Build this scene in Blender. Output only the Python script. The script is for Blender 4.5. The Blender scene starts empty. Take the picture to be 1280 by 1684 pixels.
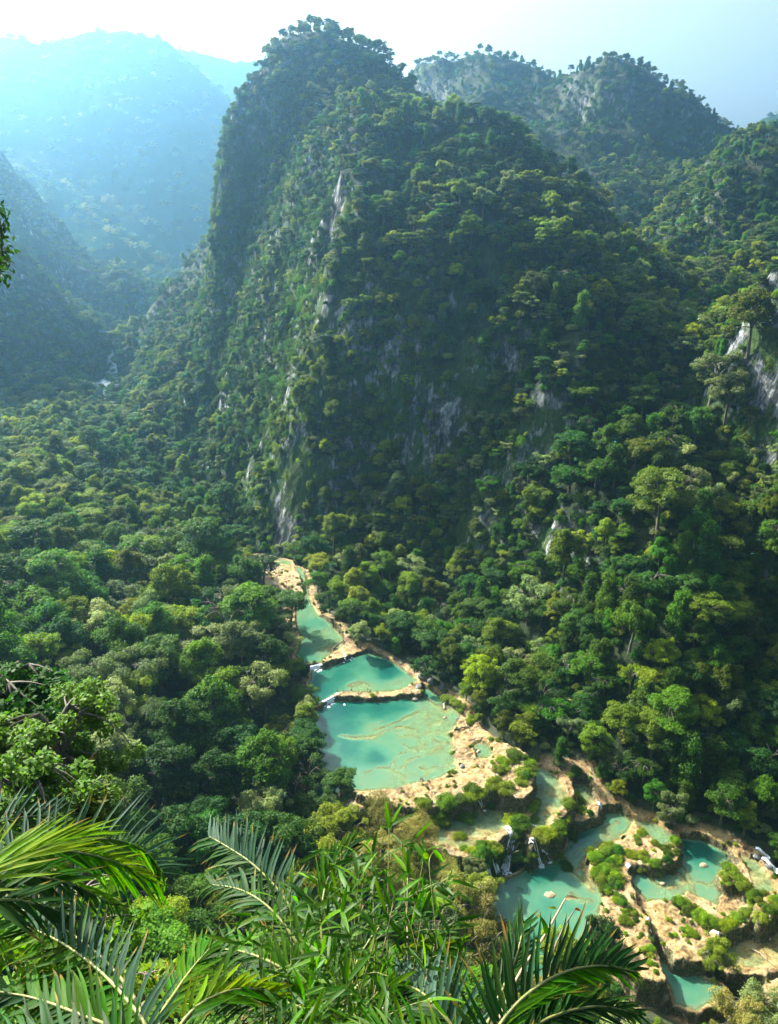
import bpy, math, random
import numpy as np
from mathutils import Vector, Matrix, Quaternion

rnd = random.Random(7)
rng = np.random.default_rng(7)
SC = bpy.context.scene
COL = SC.collection

# ------------------------------------------------------------------ camera
HC, PITCH, FPX = 150.0, math.radians(20.4), 1322.0
cam_data = bpy.data.cameras.new('camera')
cam = bpy.data.objects.new('camera', cam_data); COL.objects.link(cam)
cam.location = (0, 0, HC)
cam.rotation_euler = (math.pi / 2 - PITCH, 0, 0)
cam_data.sensor_fit = 'VERTICAL'; cam_data.sensor_height = 36.0
cam_data.lens = FPX / 1684.0 * 36.0
cam_data.clip_start = 0.2; cam_data.clip_end = 30000
SC.camera = cam

# ------------------------------------------------------------------ light
SUN_AZ, SUN_EL = math.radians(-44), math.radians(38)      # azimuth from +Y, negative = towards -X
world = bpy.data.worlds.new('World'); SC.world = world; world.use_nodes = True
wn = world.node_tree
bg = wn.nodes['Background']
sky = wn.nodes.new('ShaderNodeTexSky'); sky.sky_type = 'NISHITA'; sky.sun_disc = False
sky.sun_elevation = SUN_EL; sky.sun_rotation = SUN_AZ
sky.air_density = 1.0; sky.dust_density = 8.0; sky.ozone_density = 0.3; sky.altitude = 0
wn.links.new(sky.outputs[0], bg.inputs[0]); bg.inputs[1].default_value = 0.066
sun_data = bpy.data.lights.new('sun', 'SUN'); sun_data.energy = 5.0; sun_data.angle = math.radians(0.5)
sun_data.color = (1.0, 0.93, 0.80)
sun = bpy.data.objects.new('sun', sun_data); COL.objects.link(sun)
sdir = Vector((math.sin(SUN_AZ) * math.cos(SUN_EL), math.cos(SUN_AZ) * math.cos(SUN_EL), math.sin(SUN_EL)))
sun.rotation_euler = sdir.to_track_quat('Z', 'Y').to_euler()
sun.location = sdir * 3000
SC.view_settings.view_transform = 'Standard'; SC.view_settings.look = 'None'
SC.view_settings.gamma = 1.0; SC.view_settings.use_curve_mapping = False
SC.view_settings.exposure = 2.2
SC.render.engine = 'CYCLES'
SC.cycles.max_bounces = 6; SC.cycles.diffuse_bounces = 2; SC.cycles.glossy_bounces = 2
SC.cycles.transmission_bounces = 3; SC.cycles.transparent_max_bounces = 6; SC.cycles.volume_bounces = 2
SC.cycles.use_denoising = True

# ------------------------------------------------------------------ photograph geometry
CP, SP = math.cos(PITCH), math.sin(PITCH)
def ray(px, py):
    v = (842.0 - py) / FPX
    return np.array([(px - 640.0) / FPX, CP + SP * v, -SP + CP * v])
def at_z(px, py, z=0.0):
    d = ray(px, py); t = (z - HC) / d[2]
    return np.array([0, 0, HC]) + d * t
def at_y(px, py, y):
    d = ray(px, py); return np.array([0, 0, HC]) + d * (y / d[1])
def at_d(px, py, t):
    return np.array([0, 0, HC]) + ray(px, py) * t
def project(P):
    P = np.asarray(P, float).reshape(-1, 3)
    q = P - np.array([0, 0, HC])
    dep = q[:, 1] * CP - q[:, 2] * SP
    up = q[:, 1] * SP + q[:, 2] * CP
    dd = np.where(dep > 0.1, dep, 0.1)
    return 640 + FPX * q[:, 0] / dd, 842 - FPX * up / dd, dep

# ------------------------------------------------------------------ noise
_perm = rng.permutation(256)
_val = rng.random(256) * 2 - 1
def vnoise(x, y):
    xi = np.floor(x).astype(np.int64); yi = np.floor(y).astype(np.int64)
    fx = x - xi; fy = y - yi
    u = fx * fx * fx * (fx * (fx * 6 - 15) + 10); v = fy * fy * fy * (fy * (fy * 6 - 15) + 10)
    def g(a, b): return _val[_perm[(_perm[a & 255] + b) & 255]]
    return (g(xi, yi) * (1 - u) + g(xi + 1, yi) * u) * (1 - v) + (g(xi, yi + 1) * (1 - u) + g(xi + 1, yi + 1) * u) * v
def fbm(x, y, s, o=4, seed=0.0):
    a, f, r = 1.0, 1.0 / s, 0.0
    for k in range(o):
        r = r + a * vnoise(x * f + 17.3 * k + seed, y * f - 9.1 * k + seed * 1.7); a *= 0.5; f *= 2.03
    return r
def ridged(x, y, s, o=4, seed=0.0):
    a, f, r = 1.0, 1.0 / s, 0.0
    for k in range(o):
        r = r + a * (1 - np.abs(vnoise(x * f + 31.7 * k + seed, y * f + 5.3 * k + seed)) * 2); a *= 0.5; f *= 2.03
    return r

# ------------------------------------------------------------------ mesh helpers
def mesh_np(name, V, F, mats=(), smooth=False, mi=None):
    """V (n,3); F (m,k) one polygon size, or a list of such arrays"""
    me = bpy.data.meshes.new(name)
    V = np.asarray(V, np.float32)
    Fs = F if isinstance(F, list) and isinstance(F[0], np.ndarray) else [F]
    Fs = [np.asarray(f, np.int32) for f in Fs if len(f)]
    nl = sum(f.size for f in Fs); nf = sum(len(f) for f in Fs)
    me.vertices.add(len(V)); me.vertices.foreach_set('co', V.ravel())
    me.loops.add(nl); me.loops.foreach_set('vertex_index', np.concatenate([f.ravel() for f in Fs]))
    me.polygons.add(nf)
    tot = np.concatenate([np.full(len(f), f.shape[1], np.int32) for f in Fs])
    st = np.concatenate([[0], np.cumsum(tot)[:-1]]).astype(np.int32)
    me.polygons.foreach_set('loop_start', st); me.polygons.foreach_set('loop_total', tot)
    if smooth: me.polygons.foreach_set('use_smooth', np.ones(nf, bool))
    if mi is not None: me.polygons.foreach_set('material_index', np.asarray(mi, np.int32))
    for m in mats: me.materials.append(m)
    me.update(calc_edges=True); me.validate()
    return me
def add_attr(me, name, data):
    a = me.attributes.new(name, 'FLOAT', 'POINT'); a.data.foreach_set('value', np.asarray(data, np.float32))
def new_obj(name, me, parent=None):
    o = bpy.data.objects.new(name, me); COL.objects.link(o)
    if parent is not None: o.parent = parent
    return o
def tag(o, label=None, cat=None, group=None, kind=None):
    if label: o['label'] = label
    if cat: o['category'] = cat
    if group: o['group'] = group
    if kind: o['kind'] = kind
    return o
def empty(name, loc=(0, 0, 0)):
    o = bpy.data.objects.new(name, None); COL.objects.link(o); o.location = loc
    o.empty_display_size = 0.3
    return o
class Geo:
    def __init__(s): s.V = []; s.F = []; s.n = 0; s.M = []
    def add(s, V, F, m=0):
        V = np.asarray(V, float); F = np.asarray(F, int)
        s.V.append(V); s.F.append(F + s.n); s.n += len(V); s.M.append(np.full(len(F), m))
    def tube(s, pts, rad, seg=6, m=0, cap=True):
        pts = np.asarray(pts, float); k = len(pts)
        rad = np.broadcast_to(np.asarray(rad, float), (k,))
        T = np.gradient(pts, axis=0); T /= np.linalg.norm(T, axis=1)[:, None] + 1e-9
        ref = np.array([0.13, 0.27, 1.0]) if abs(T[0][2]) < 0.9 else np.array([1.0, 0.2, 0.1])
        A = np.cross(T, ref); A /= np.linalg.norm(A, axis=1)[:, None] + 1e-9
        B = np.cross(T, A)
        an = np.linspace(0, 2 * math.pi, seg, endpoint=False)
        V = pts[:, None, :] + rad[:, None, None] * (A[:, None, :] * np.cos(an)[None, :, None] + B[:, None, :] * np.sin(an)[None, :, None])
        V = V.reshape(-1, 3)
        i = np.arange(k - 1)[:, None] * seg; j = np.arange(seg)[None, :]; j2 = (j + 1) % seg
        F = np.stack([i + j, i + j2, i + seg + j2, i + seg + j], -1).reshape(-1, 4)
        s.add(V, F, m)
        if cap and seg == 4:
            s.add(V[-4:], np.array([[0, 1, 2, 3]]), m)
    def mesh(s, name, mats, smooth=False):
        V = np.concatenate(s.V)
        by = {}
        mi = []
        for F, M in zip(s.F, s.M): by.setdefault(F.shape[1], []).append((F, M))
        Fs = []
        for k, L in by.items():
            Fs.append(np.concatenate([a for a, b in L])); mi.append(np.concatenate([b for a, b in L]))
        return mesh_np(name, V, Fs, mats, smooth, np.concatenate(mi))

# ------------------------------------------------------------------ materials
def new_mat(name):
    m = bpy.data.materials.new(name); m.use_nodes = True
    nt = m.node_tree; nt.nodes.clear()
    return m, nt, nt.nodes, nt.links
def nd(nt, t, **kw):
    n = nt.nodes.new(t)
    for k, v in kw.items():
        if k.startswith('i_'):
            key = k[2:]
            key = int(key) if key.isdigit() else key.replace('_', ' ')
            n.inputs[key].default_value = v
        else: setattr(n, k, v)
    return n
def ramp(nt, fac, stops, interp='LINEAR'):
    r = nt.nodes.new('ShaderNodeValToRGB'); r.color_ramp.interpolation = interp
    e = r.color_ramp.elements
    while len(e) < len(stops): e.new(0.5)
    for k, (p, c) in enumerate(stops):
        e[k].position = p
        e[k].color = tuple(c) + (1,) if len(c) == 3 else tuple(c)
    nt.links.new(fac, r.inputs[0]); return r.outputs[0]
def mathn(nt, op, a, b=None, clamp=False):
    n = nt.nodes.new('ShaderNodeMath'); n.operation = op; n.use_clamp = clamp
    for k, v in enumerate((a, b)):
        if v is None: continue
        if isinstance(v, (int, float)): n.inputs[k].default_value = v
        else: nt.links.new(v, n.inputs[k])
    return n.outputs[0]
def mixc(nt, f, a, b, mode='MIX'):
    n = nt.nodes.new('ShaderNodeMix'); n.data_type = 'RGBA'; n.blend_type = mode
    for k, v in ((0, f), (6, a), (7, b)):
        if isinstance(v, (int, float)): n.inputs[k].default_value = v
        elif isinstance(v, tuple): n.inputs[k].default_value = v + (1,) if len(v) == 3 else v
        else: nt.links.new(v, n.inputs[k])
    return n.outputs[2]
def noise(nt, scale, detail=4, rough=0.55, coord='Object', vec=None, dist=0.0):
    n = nt.nodes.new('ShaderNodeTexNoise'); n.inputs['Scale'].default_value = scale
    n.inputs['Detail'].default_value = detail; n.inputs['Roughness'].default_value = rough
    n.inputs['Distortion'].default_value = dist
    if vec is None:
        tc = nt.nodes.new('ShaderNodeTexCoord'); vec = tc.outputs[coord]
    nt.links.new(vec, n.inputs['Vector']); return n.outputs[0]

def leaf_mat(name, c0, c1, transl=0.35, rough=0.6, spec=0.12, tcol=None, var=0.35, tip=None):
    """leaf: colour varies per leaf, per plant"""
    m, nt, N, L = new_mat(name)
    out = nd(nt, 'ShaderNodeOutputMaterial')
    geo = nd(nt, 'ShaderNodeNewGeometry'); oi = nd(nt, 'ShaderNodeObjectInfo')
    tc = nd(nt, 'ShaderNodeTexCoord')
    nz = noise(nt, 0.55, 2, 0.5, vec=tc.outputs['Object'])
    f = mathn(nt, 'ADD', mathn(nt, 'MULTIPLY', geo.outputs['Random Per Island'], 0.5), mathn(nt, 'MULTIPLY', nz, 0.5))
    f = mathn(nt, 'ADD', f, mathn(nt, 'MULTIPLY', mathn(nt, 'SUBTRACT', oi.outputs['Random'], 0.5), 0.6), clamp=True)
    col = mixc(nt, f, c0, c1)
    if tip:      # dry leaf tips and the odd browned leaf
        sp = nd(nt, 'ShaderNodeSeparateXYZ'); L.new(tc.outputs['Object'], sp.inputs[0])
        k1 = mathn(nt, 'ADD', sp.outputs['X'], mathn(nt, 'MULTIPLY', mathn(nt, 'SUBTRACT', mathn(nt, 'FRACT', mathn(nt, 'MULTIPLY', oi.outputs['Random'], 9.7)), .5), .5))
        col = mixc(nt, ramp(nt, k1, [(.88, (0, 0, 0)), (1.0, (.9, .9, .9))]), col, tip)
    hsv = nd(nt, 'ShaderNodeHueSaturation')
    L.new(col, hsv.inputs['Color']); hsv.inputs['Saturation'].default_value = 1.12
    r2 = mathn(nt, 'FRACT', mathn(nt, 'MULTIPLY', oi.outputs['Random'], 17.31))
    L.new(mathn(nt, 'ADD', mathn(nt, 'MULTIPLY', mathn(nt, 'SUBTRACT', r2, 0.5), 0.05), 0.5), hsv.inputs['Hue'])
    L.new(mathn(nt, 'ADD', mathn(nt, 'MULTIPLY', mathn(nt, 'SUBTRACT', oi.outputs['Random'], 0.5), 2 * var), 1.0), hsv.inputs['Value'])
    pb = nd(nt, 'ShaderNodeBsdfPrincipled'); pb.inputs['Roughness'].default_value = rough
    pb.inputs['Specular IOR Level'].default_value = spec
    L.new(hsv.outputs[0], pb.inputs['Base Color'])
    tr = nd(nt, 'ShaderNodeBsdfTranslucent')
    t2 = mixc(nt, 1.0, hsv.outputs[0], tcol or (1.5, 1.7, 0.6), 'MULTIPLY')
    L.new(t2, tr.inputs['Color'])
    mx = nd(nt, 'ShaderNodeMixShader'); mx.inputs[0].default_value = transl
    L.new(pb.outputs[0], mx.inputs[1]); L.new(tr.outputs[0], mx.inputs[2])
    L.new(mx.outputs[0], out.inputs[0])
    return m
def plain_mat(name, c0, c1, scale=2.0, rough=0.85, bump=0.3, vec_scale=None, spec=0.3, coord='Object'):
    m, nt, N, L = new_mat(name)
    out = nd(nt, 'ShaderNodeOutputMaterial'); pb = nd(nt, 'ShaderNodeBsdfPrincipled')
    tc = nd(nt, 'ShaderNodeTexCoord'); vec = tc.outputs[coord]
    if vec_scale:
        mp = nd(nt, 'ShaderNodeMapping'); mp.inputs['Scale'].default_value = vec_scale
        L.new(vec, mp.inputs[0]); vec = mp.outputs[0]
    nz = noise(nt, scale, 6, 0.6, vec=vec)
    L.new(ramp(nt, nz, [(0.3, c0), (0.7, c1)]), pb.inputs['Base Color'])
    pb.inputs['Roughness'].default_value = rough; pb.inputs['Specular IOR Level'].default_value = spec
    if bump:
        b = nd(nt, 'ShaderNodeBump'); b.inputs['Strength'].default_value = bump; b.inputs['Distance'].default_value = 0.1
        L.new(nz, b.inputs['Height']); L.new(b.outputs[0], pb.inputs['Normal'])
    L.new(pb.outputs[0], out.inputs[0]); return m

M = {}
M['leaf_dark'] = leaf_mat('leaf_dark', (0.018, 0.05, 0.010), (0.045, 0.10, 0.018), 0.34)
M['leaf_mid'] = leaf_mat('leaf_mid', (0.028, 0.074, 0.010), (0.075, 0.15, 0.018), 0.38)
M['leaf_olive'] = leaf_mat('leaf_olive', (0.062, 0.10, 0.014), (0.15, 0.195, 0.03), 0.38)
M['leaf_yellow'] = leaf_mat('leaf_yellow', (0.085, 0.13, 0.012), (0.19, 0.24, 0.02), 0.42)
M['leaf_grey'] = leaf_mat('leaf_grey', (0.075, 0.11, 0.04), (0.18, 0.22, 0.09), 0.32)
M['leaf_tan'] = leaf_mat('leaf_tan', (0.14, 0.145, 0.035), (0.28, 0.26, 0.085), 0.34)
M['leaf_rim'] = leaf_mat('leaf_rim', (0.055, 0.115, 0.010), (0.16, 0.22, 0.018), 0.40)
M['leaf_glossy'] = leaf_mat('leaf_glossy', (0.022, 0.06, 0.010), (0.085, 0.13, 0.03), 0.38, rough=.6, spec=.12)
M['bark'] = plain_mat('bark', (0.05, 0.042, 0.032), (0.16, 0.14, 0.11), 3.0, vec_scale=(4, 4, 0.6))
M['bark_pale'] = plain_mat('bark_pale', (0.20, 0.17, 0.13), (0.38, 0.34, 0.27), 3.0)

# terrain: forest floor on gentle slopes, weathered limestone on steep ones
def make_terrain_mat(name, rock_lo=0.36, rock_hi=0.62):
    m, nt, N, L = new_mat(name)
    out = nd(nt, 'ShaderNodeOutputMaterial'); pb = nd(nt, 'ShaderNodeBsdfPrincipled')
    geo = nd(nt, 'ShaderNodeNewGeometry')
    sx = nd(nt, 'ShaderNodeSeparateXYZ'); L.new(geo.outputs['True Normal'], sx.inputs[0])
    tc = nd(nt, 'ShaderNodeTexCoord')
    mp = nd(nt, 'ShaderNodeMapping'); mp.inputs['Scale'].default_value = (1, 1, 0.3); L.new(tc.outputs['Object'], mp.inputs[0])
    streak = noise(nt, 0.30, 7, 0.72, vec=mp.outputs[0])
    fine = noise(nt, 0.9, 6, 0.65, vec=mp.outputs[0])
    big = noise(nt, 0.03, 4, 0.6, vec=tc.outputs['Object'])
    rock = ramp(nt, streak, [(0.40, (0.012, 0.015, 0.014)), (0.48, (0.06, 0.068, 0.07)), (0.55, (0.22, 0.235, 0.25)), (0.64, (0.46, 0.46, 0.44))])
    rock = mixc(nt, 0.6, rock, ramp(nt, fine, [(0.42, (0.2, 0.21, 0.22)), (0.56, (1, 1, 1))]), 'MULTIPLY')
    moss = ramp(nt, fine, [(0.3, (0.014, 0.034, 0.009)), (0.55, (0.035, 0.07, 0.014)), (0.75, (0.10, 0.12, 0.035))])
    ground = ramp(nt, fine, [(0.3, (0.006, 0.012, 0.004)), (0.7, (0.02, 0.034, 0.01))])
    mm = mathn(nt, 'ADD', mathn(nt, 'MULTIPLY', mathn(nt, 'SUBTRACT', big, 0.5), 1.8), streak)
    rk = mixc(nt, ramp(nt, mm, [(0.50, (1, 1, 1)), (0.60, (0, 0, 0))]), rock, moss)
    st = mathn(nt, 'ADD', sx.outputs['Z'], mathn(nt, 'MULTIPLY', mathn(nt, 'SUBTRACT', streak, 0.5), 0.5))
    L.new(mixc(nt, ramp(nt, st, [(rock_lo, (0, 0, 0)), (rock_hi, (1, 1, 1))]), rk, ground), pb.inputs['Base Color'])
    pb.inputs['Roughness'].default_value = 0.9; pb.inputs['Specular IOR Level'].default_value = 0.15
    b = nd(nt, 'ShaderNodeBump'); b.inputs['Strength'].default_value = 0.8; b.inputs['Distance'].default_value = 1.5
    L.new(mathn(nt, 'ADD', streak, mathn(nt, 'MULTIPLY', fine, 0.4)), b.inputs['Height']); L.new(b.outputs[0], pb.inputs['Normal'])
    L.new(pb.outputs[0], out.inputs[0]); return m
M['terrain'] = make_terrain_mat('terrain')
# ------------------------------------------------------------------ terrain: control points seen in the photograph
CTRL = []
def c_y(px, py, y, off=9.0):
    p = at_y(px, py, y); CTRL.append((p[0], p[1], p[2] - off))
def c_w(x, y, z): CTRL.append((x, y, z))
def many(fn, L, *a):
    for t in L: fn(*t, *a)
# slope below the lookout
many(c_w, [(-15, 24, 119), (-26, 30, 114), (-16, 40, 84), (0, -30, 152), (60, -30, 152), (-60, -30, 152), (0, 0, 146.5), (-12, 0, 148), (12, 0, 146), (0, 6, 140), (-8, 8, 140), (10, 8, 137), (0, 15, 122), (0, 30, 88), (0, 50, 52), (0, 75, 22), (-40, 50, 62), (-30, 20, 122), (-70, 20, 150),
           (40, 50, 52), (60, 20, 110), (35, 75, 14), (70, 75, 10), (-50, 85, 38), (-90, 100, 62), (-30, 105, 14), (0, 100, 8), (30, 92, 4), (60, 90, 0), (90, 85, 0),
           (-120, 40, 130), (120, 40, 60), (130, 90, 10), (160, 0, 110), (-180, 0, 190)])
# left bank and valley floor
many(c_w, [(-45, 140, 14), (-12, 138, 8), (-34, 205, 10), (-46, 250, 12), (-62, 305, 13), (-75, 200, 17), (-110, 180, 34), (-110, 240, 22), (-160, 250, 38), (-90, 300, 15),
           (-130, 320, 16), (-190, 320, 34), (-150, 400, 14), (-220, 400, 28), (-290, 380, 60), (-100, 380, 11), (-170, 460, 15), (-240, 470, 22), (-150, 140, 70), (-200, 180, 90), (-260, 260, 90), (-360, 300, 140),
           (-230, 560, 14), (-300, 540, 40), (-360, 480, 90),  (-190, 590, 10), (-222, 640, 9), (-238, 690, 9), (-205, 610, 9), (-240, 640, 12), (-285, 800, 12), (-330, 950, 14), (-270, 600, 26)])
# river bed level and the right bank
many(c_w, [(-50, 330, 3), (-32, 270, 2), (-15, 220, 0), (10, 200, 0), (30, 190, -3), (40, 165, -8), (60, 150, -10), (60, 130, -12), (90, 150, -9), (45, 120, -12), (75, 118, -12), (110, 140, -8), (-65, 345, 4)])
for px, py, z in [(515, 985, 14), (548, 1022, 14), (585, 1050, 14), (620, 1068, 13), (680, 1105, 13), (740, 1140, 12), (775, 1170, 12), (830, 1215, 11), (890, 1245, 9), (985, 1290, 5), (1040, 1340, 2), (1120, 1365, 1), (1200, 1385, 2), (1290, 1410, 2)]:
    p = at_z(px, py, z); c_w(p[0], p[1] + 3, z)
for px, py, z in [(505, 1130, 10), (498, 1200, 9), (498, 1290, 9), (530, 1350, 8.5), (600, 1330, 9.2), (680, 1350, 7), (690, 1410, 5), (760, 1425, 4.5), (800, 1450, -.5), (770, 1540, -.5), (830, 1640, -1), (960, 1600, -1), (1020, 1620, -1.5), (1080, 1640, -4), (1150, 1690, -5), (480, 1060, 12), (470, 1010, 12.5)]:
    p = at_z(px, py, z); c_w(p[0], p[1], z)
for px, py, z in [(506, 938, 15), (514, 962, 15), (520, 990, 14), (532, 1008, 14)]:
    p = at_z(px, py, z); c_w(p[0], p[1] + 1.5, z)
# right bank forest slope
many(c_y, [(650, 1010, 272), (750, 1060, 246), (850, 1120, 226), (950, 1180, 200), (1040, 1210, 190), (1100, 1240, 182), (1180, 1260, 180), (1260, 1270, 178),
           (700, 910, 300), (800, 930, 282), (800, 1010, 258), (900, 1010, 245), (900, 1100, 222), (1000, 1100, 207), (1000, 1170, 190), (1100, 1150, 190), (1200, 1170, 192), (1290, 1180, 190)])
# main mountain: lit arris and cliff on the left
many(c_y, [(482, 930, 322), (484, 840, 338), (486, 750, 346), (500, 650, 356), (520, 560, 366), (540, 470, 380), (552, 400, 392), (560, 320, 412), (575, 240, 436), (600, 170, 462)], 3.0)
many(c_y, [(430, 780, 420), (400, 700, 450), (440, 640, 425), (400, 560, 470), (430, 430, 470), (455, 320, 485), (480, 220, 520), (388, 410, 520), (362, 335, 530), (358, 300, 535), (362, 245, 550), (415, 175, 575), (462, 115, 600), (500, 300, 455), (500, 450, 420), (490, 560, 390)], 4.0)
many(c_y, [(520, 62, 610), (575, 48, 600), (640, 78, 590), (690, 120, 560), (610, 120, 540), (650, 140, 480), (720, 150, 475)], 15.0)
# front cliff
many(c_y, [(560, 880, 322), (640, 900, 312), (600, 800, 334), (600, 700, 344), (600, 600, 352), (620, 500, 362), (640, 400, 380), (650, 300, 412), (660, 210, 445),
           (700, 800, 322), (700, 700, 334), (700, 600, 343), (710, 500, 352), (720, 400, 370), (740, 300, 405), (760, 220, 440),
           (800, 720, 318), (800, 620, 332), (810, 520, 344), (820, 430, 360), (850, 330, 392),
           (900, 640, 314), (900, 540, 332), (910, 450, 350), (960, 420, 370), (980, 540, 330), (1000, 620, 318), (1050, 560, 335)], 4.0)
many(c_y, [(800, 175, 455), (870, 215, 445), (930, 275, 432), (1000, 355, 412), (1060, 430, 395), (1110, 495, 375), (1135, 530, 360)], 7.0)
# buttress in sun, recess, right-hand near slope
many(c_y, [(880, 740, 296), (960, 700, 300), (1000, 760, 278), (1080, 760, 264), (1110, 790, 256), (960, 820, 270), (1040, 860, 250), (1120, 860, 242), (880, 850, 284), (960, 950, 244), (1060, 960, 228), (1150, 960, 222), (1060, 1060, 206)])
many(c_y, [(1190, 640, 300), (1215, 720, 290), (1225, 800, 281), (1240, 880, 268), (1170, 700, 292)], 3.0)
many(c_y, [(1280, 980, 236), (1220, 960, 240), (1280, 1080, 212), (1180, 1060, 208),
           (1290, 450, 300), (1230, 482, 315), (1160, 535, 330), (1110, 590, 328), (1075, 640, 315), (1200, 560, 305), (1290, 560, 280), (1260, 650, 275), (1140, 620, 312), (1290, 700, 262), (1295, 850, 245)])
# behind
many(c_w, [(-20, 700, 120), (60, 640, 130), (120, 560, 120), (175, 480, 105), (190, 400, 95), (215, 400, 92), (250, 340, 110), (-90, 700, 60), (-60, 760, 80), (-30, 800, 90), (260, 240, 170), (220, 180, 110), (330, 250, 220), (160, 200, 30), (190, 150, 50), (150, 110, 10), (240, 100, 90), (-60, 950, 80), (350, 380, 180)])
# hills behind on the right
many(c_y, [(1290, 195, 560), (1240, 200, 565), (1190, 215, 570), (1145, 262, 560), (1100, 325, 555), (1078, 380, 545), (1200, 300, 510), (1280, 310, 490), (1200, 400, 455), (1280, 420, 430), (1130, 430, 460), (1120, 360, 520)])
many(c_y, [(950, 175, 780), (985, 95, 795), (1020, 78, 800), (1070, 88, 795), (1110, 124, 790), (1160, 160, 790), (1210, 200, 780), (930, 122, 880), (900, 112, 900), (870, 108, 930), (780, 92, 960), (720, 76, 980), (670, 80, 980), (900, 190, 760), (1000, 200, 745), (1080, 220, 730), (960, 290, 680), (1040, 320, 650), (1060, 380, 620), (880, 150, 810), (770, 130, 820)])
many(c_w, [(330, 700, 150), (420, 800, 160), (400, 1100, 120), (200, 1150, 150), (0, 1150, 120), (520, 600, 260), (550, 900, 200), (450, 500, 250)])
# far side of the gorge on the left
many(c_y, [(370, 350, 760), (335, 390, 740), (300, 430, 730), (262, 475, 730), (325, 500, 620), (285, 550, 620), (350, 560, 550), (300, 620, 540), (268, 590, 580), (245, 530, 680), (352, 450, 650), (330, 680, 490), (265, 700, 505), (375, 640, 470), (375, 500, 560)])
many(c_y, [(-60, 300, 760), (0, 370, 740), (40, 405, 745), (80, 440, 740), (130, 500, 730), (170, 550, 720), (205, 595, 700), (60, 520, 680), (120, 600, 660), (0, 560, 620), (180, 660, 650), (-80, 500, 600),
           (150, 640, 655), (0, 640, 590)])
many(c_y, [(-60, 200, 1040), (0, 275, 1030), (40, 305, 1030), (80, 360, 1030), (120, 400, 1040), (150, 415, 1040), (190, 425, 1020), (230, 462, 1000), (250, 488, 960), (230, 530, 900)])
many(c_w, [(-320, 820, 60), (-380, 820, 110), (-450, 850, 190), (-600, 700, 330), (-600, 1000, 380), (-330, 1150, 40), (-200, 1150, 40), (-600, 1150, 360), (-520, 500, 230), (-420, 1150, 100)])

P = np.array(CTRL)
_c = 14.0
def _phi(x0, y0, x1, y1): return np.sqrt((x0[:, None] - x1[None]) ** 2 + (y0[:, None] - y1[None]) ** 2 + _c * _c)
_A = _phi(P[:, 0], P[:, 1], P[:, 0], P[:, 1]); _n = len(P)
_B = np.zeros((_n + 3, _n + 3)); _B[:_n, :_n] = _A - np.eye(_n) * 1.5
_B[:_n, _n] = 1; _B[:_n, _n + 1] = P[:, 0] / 100; _B[:_n, _n + 2] = P[:, 1] / 100; _B[_n:, :_n] = _B[:_n, _n:].T
_w = np.linalg.solve(_B, np.concatenate([P[:, 2], [0, 0, 0]]))
def rbf(x, y):
    s = x.shape; x = x.ravel(); y = y.ravel(); r = np.empty(len(x))
    for i in range(0, len(x), 20000):
        xs, ys = x[i:i + 20000], y[i:i + 20000]
        r[i:i + 20000] = _phi(xs, ys, P[:, 0], P[:, 1]) @ _w[:_n] + _w[_n] + _w[_n + 1] * xs / 100 + _w[_n + 2] * ys / 100
    return r.reshape(s)

GX0, GX1, GY0, GY1, GS = -620.0, 560.0, -36.0, 1160.0, 3.0
gx = np.arange(GX0, GX1 + .1, GS); gy = np.arange(GY0, GY1 + .1, GS)
XX, YY = np.meshgrid(gx, gy)
BASE = rbf(XX, YY)
_gy, _gx = np.gradient(BASE, GS)
SLOPE = np.sqrt(_gx ** 2 + _gy ** 2)
_far = np.clip((YY - 90) / 60, 0, 1)
_st = np.clip((SLOPE - 0.35) / 1.0, 0, 1)
BASE = BASE + _far * (_st * (fbm(XX, YY, 42, 3, 3.3) * 7 + fbm(XX, YY, 13, 4, 1.1) * 5.5) + fbm(XX, YY, 24, 3, 5.0) * 1.2 * np.clip((YY - 340) / 80, 0.1, 1))
_hill = np.clip((YY - 650) / 150, 0, 1)
BASE = BASE + _hill * (ridged(XX, YY, 120, 4, 2.2) - 0.9) * 14
_gy, _gx = np.gradient(BASE, GS); SLOPE = np.sqrt(_gx ** 2 + _gy ** 2)
def gsample(A, x, y):
    u = np.clip((np.asarray(x) - GX0) / GS, 0, A.shape[1] - 1.001); v = np.clip((np.asarray(y) - GY0) / GS, 0, A.shape[0] - 1.001)
    i = u.astype(int); j = v.astype(int); a = u - i; b = v - j
    return (A[j, i] * (1 - a) + A[j, i + 1] * a) * (1 - b) + (A[j + 1, i] * (1 - a) + A[j + 1, i + 1] * a) * b

def bare_rock(x, y):
    s = gsample(SLOPE, x, y); f = fbm(x, y, 15, 3, 21.0)
    return (s > 1.05) & (f > .16) & (y > 300) & (y < 440) & (x > -5) | (s > 1.2) & (f > .42) & (y > 250) & (y < 440)
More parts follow.
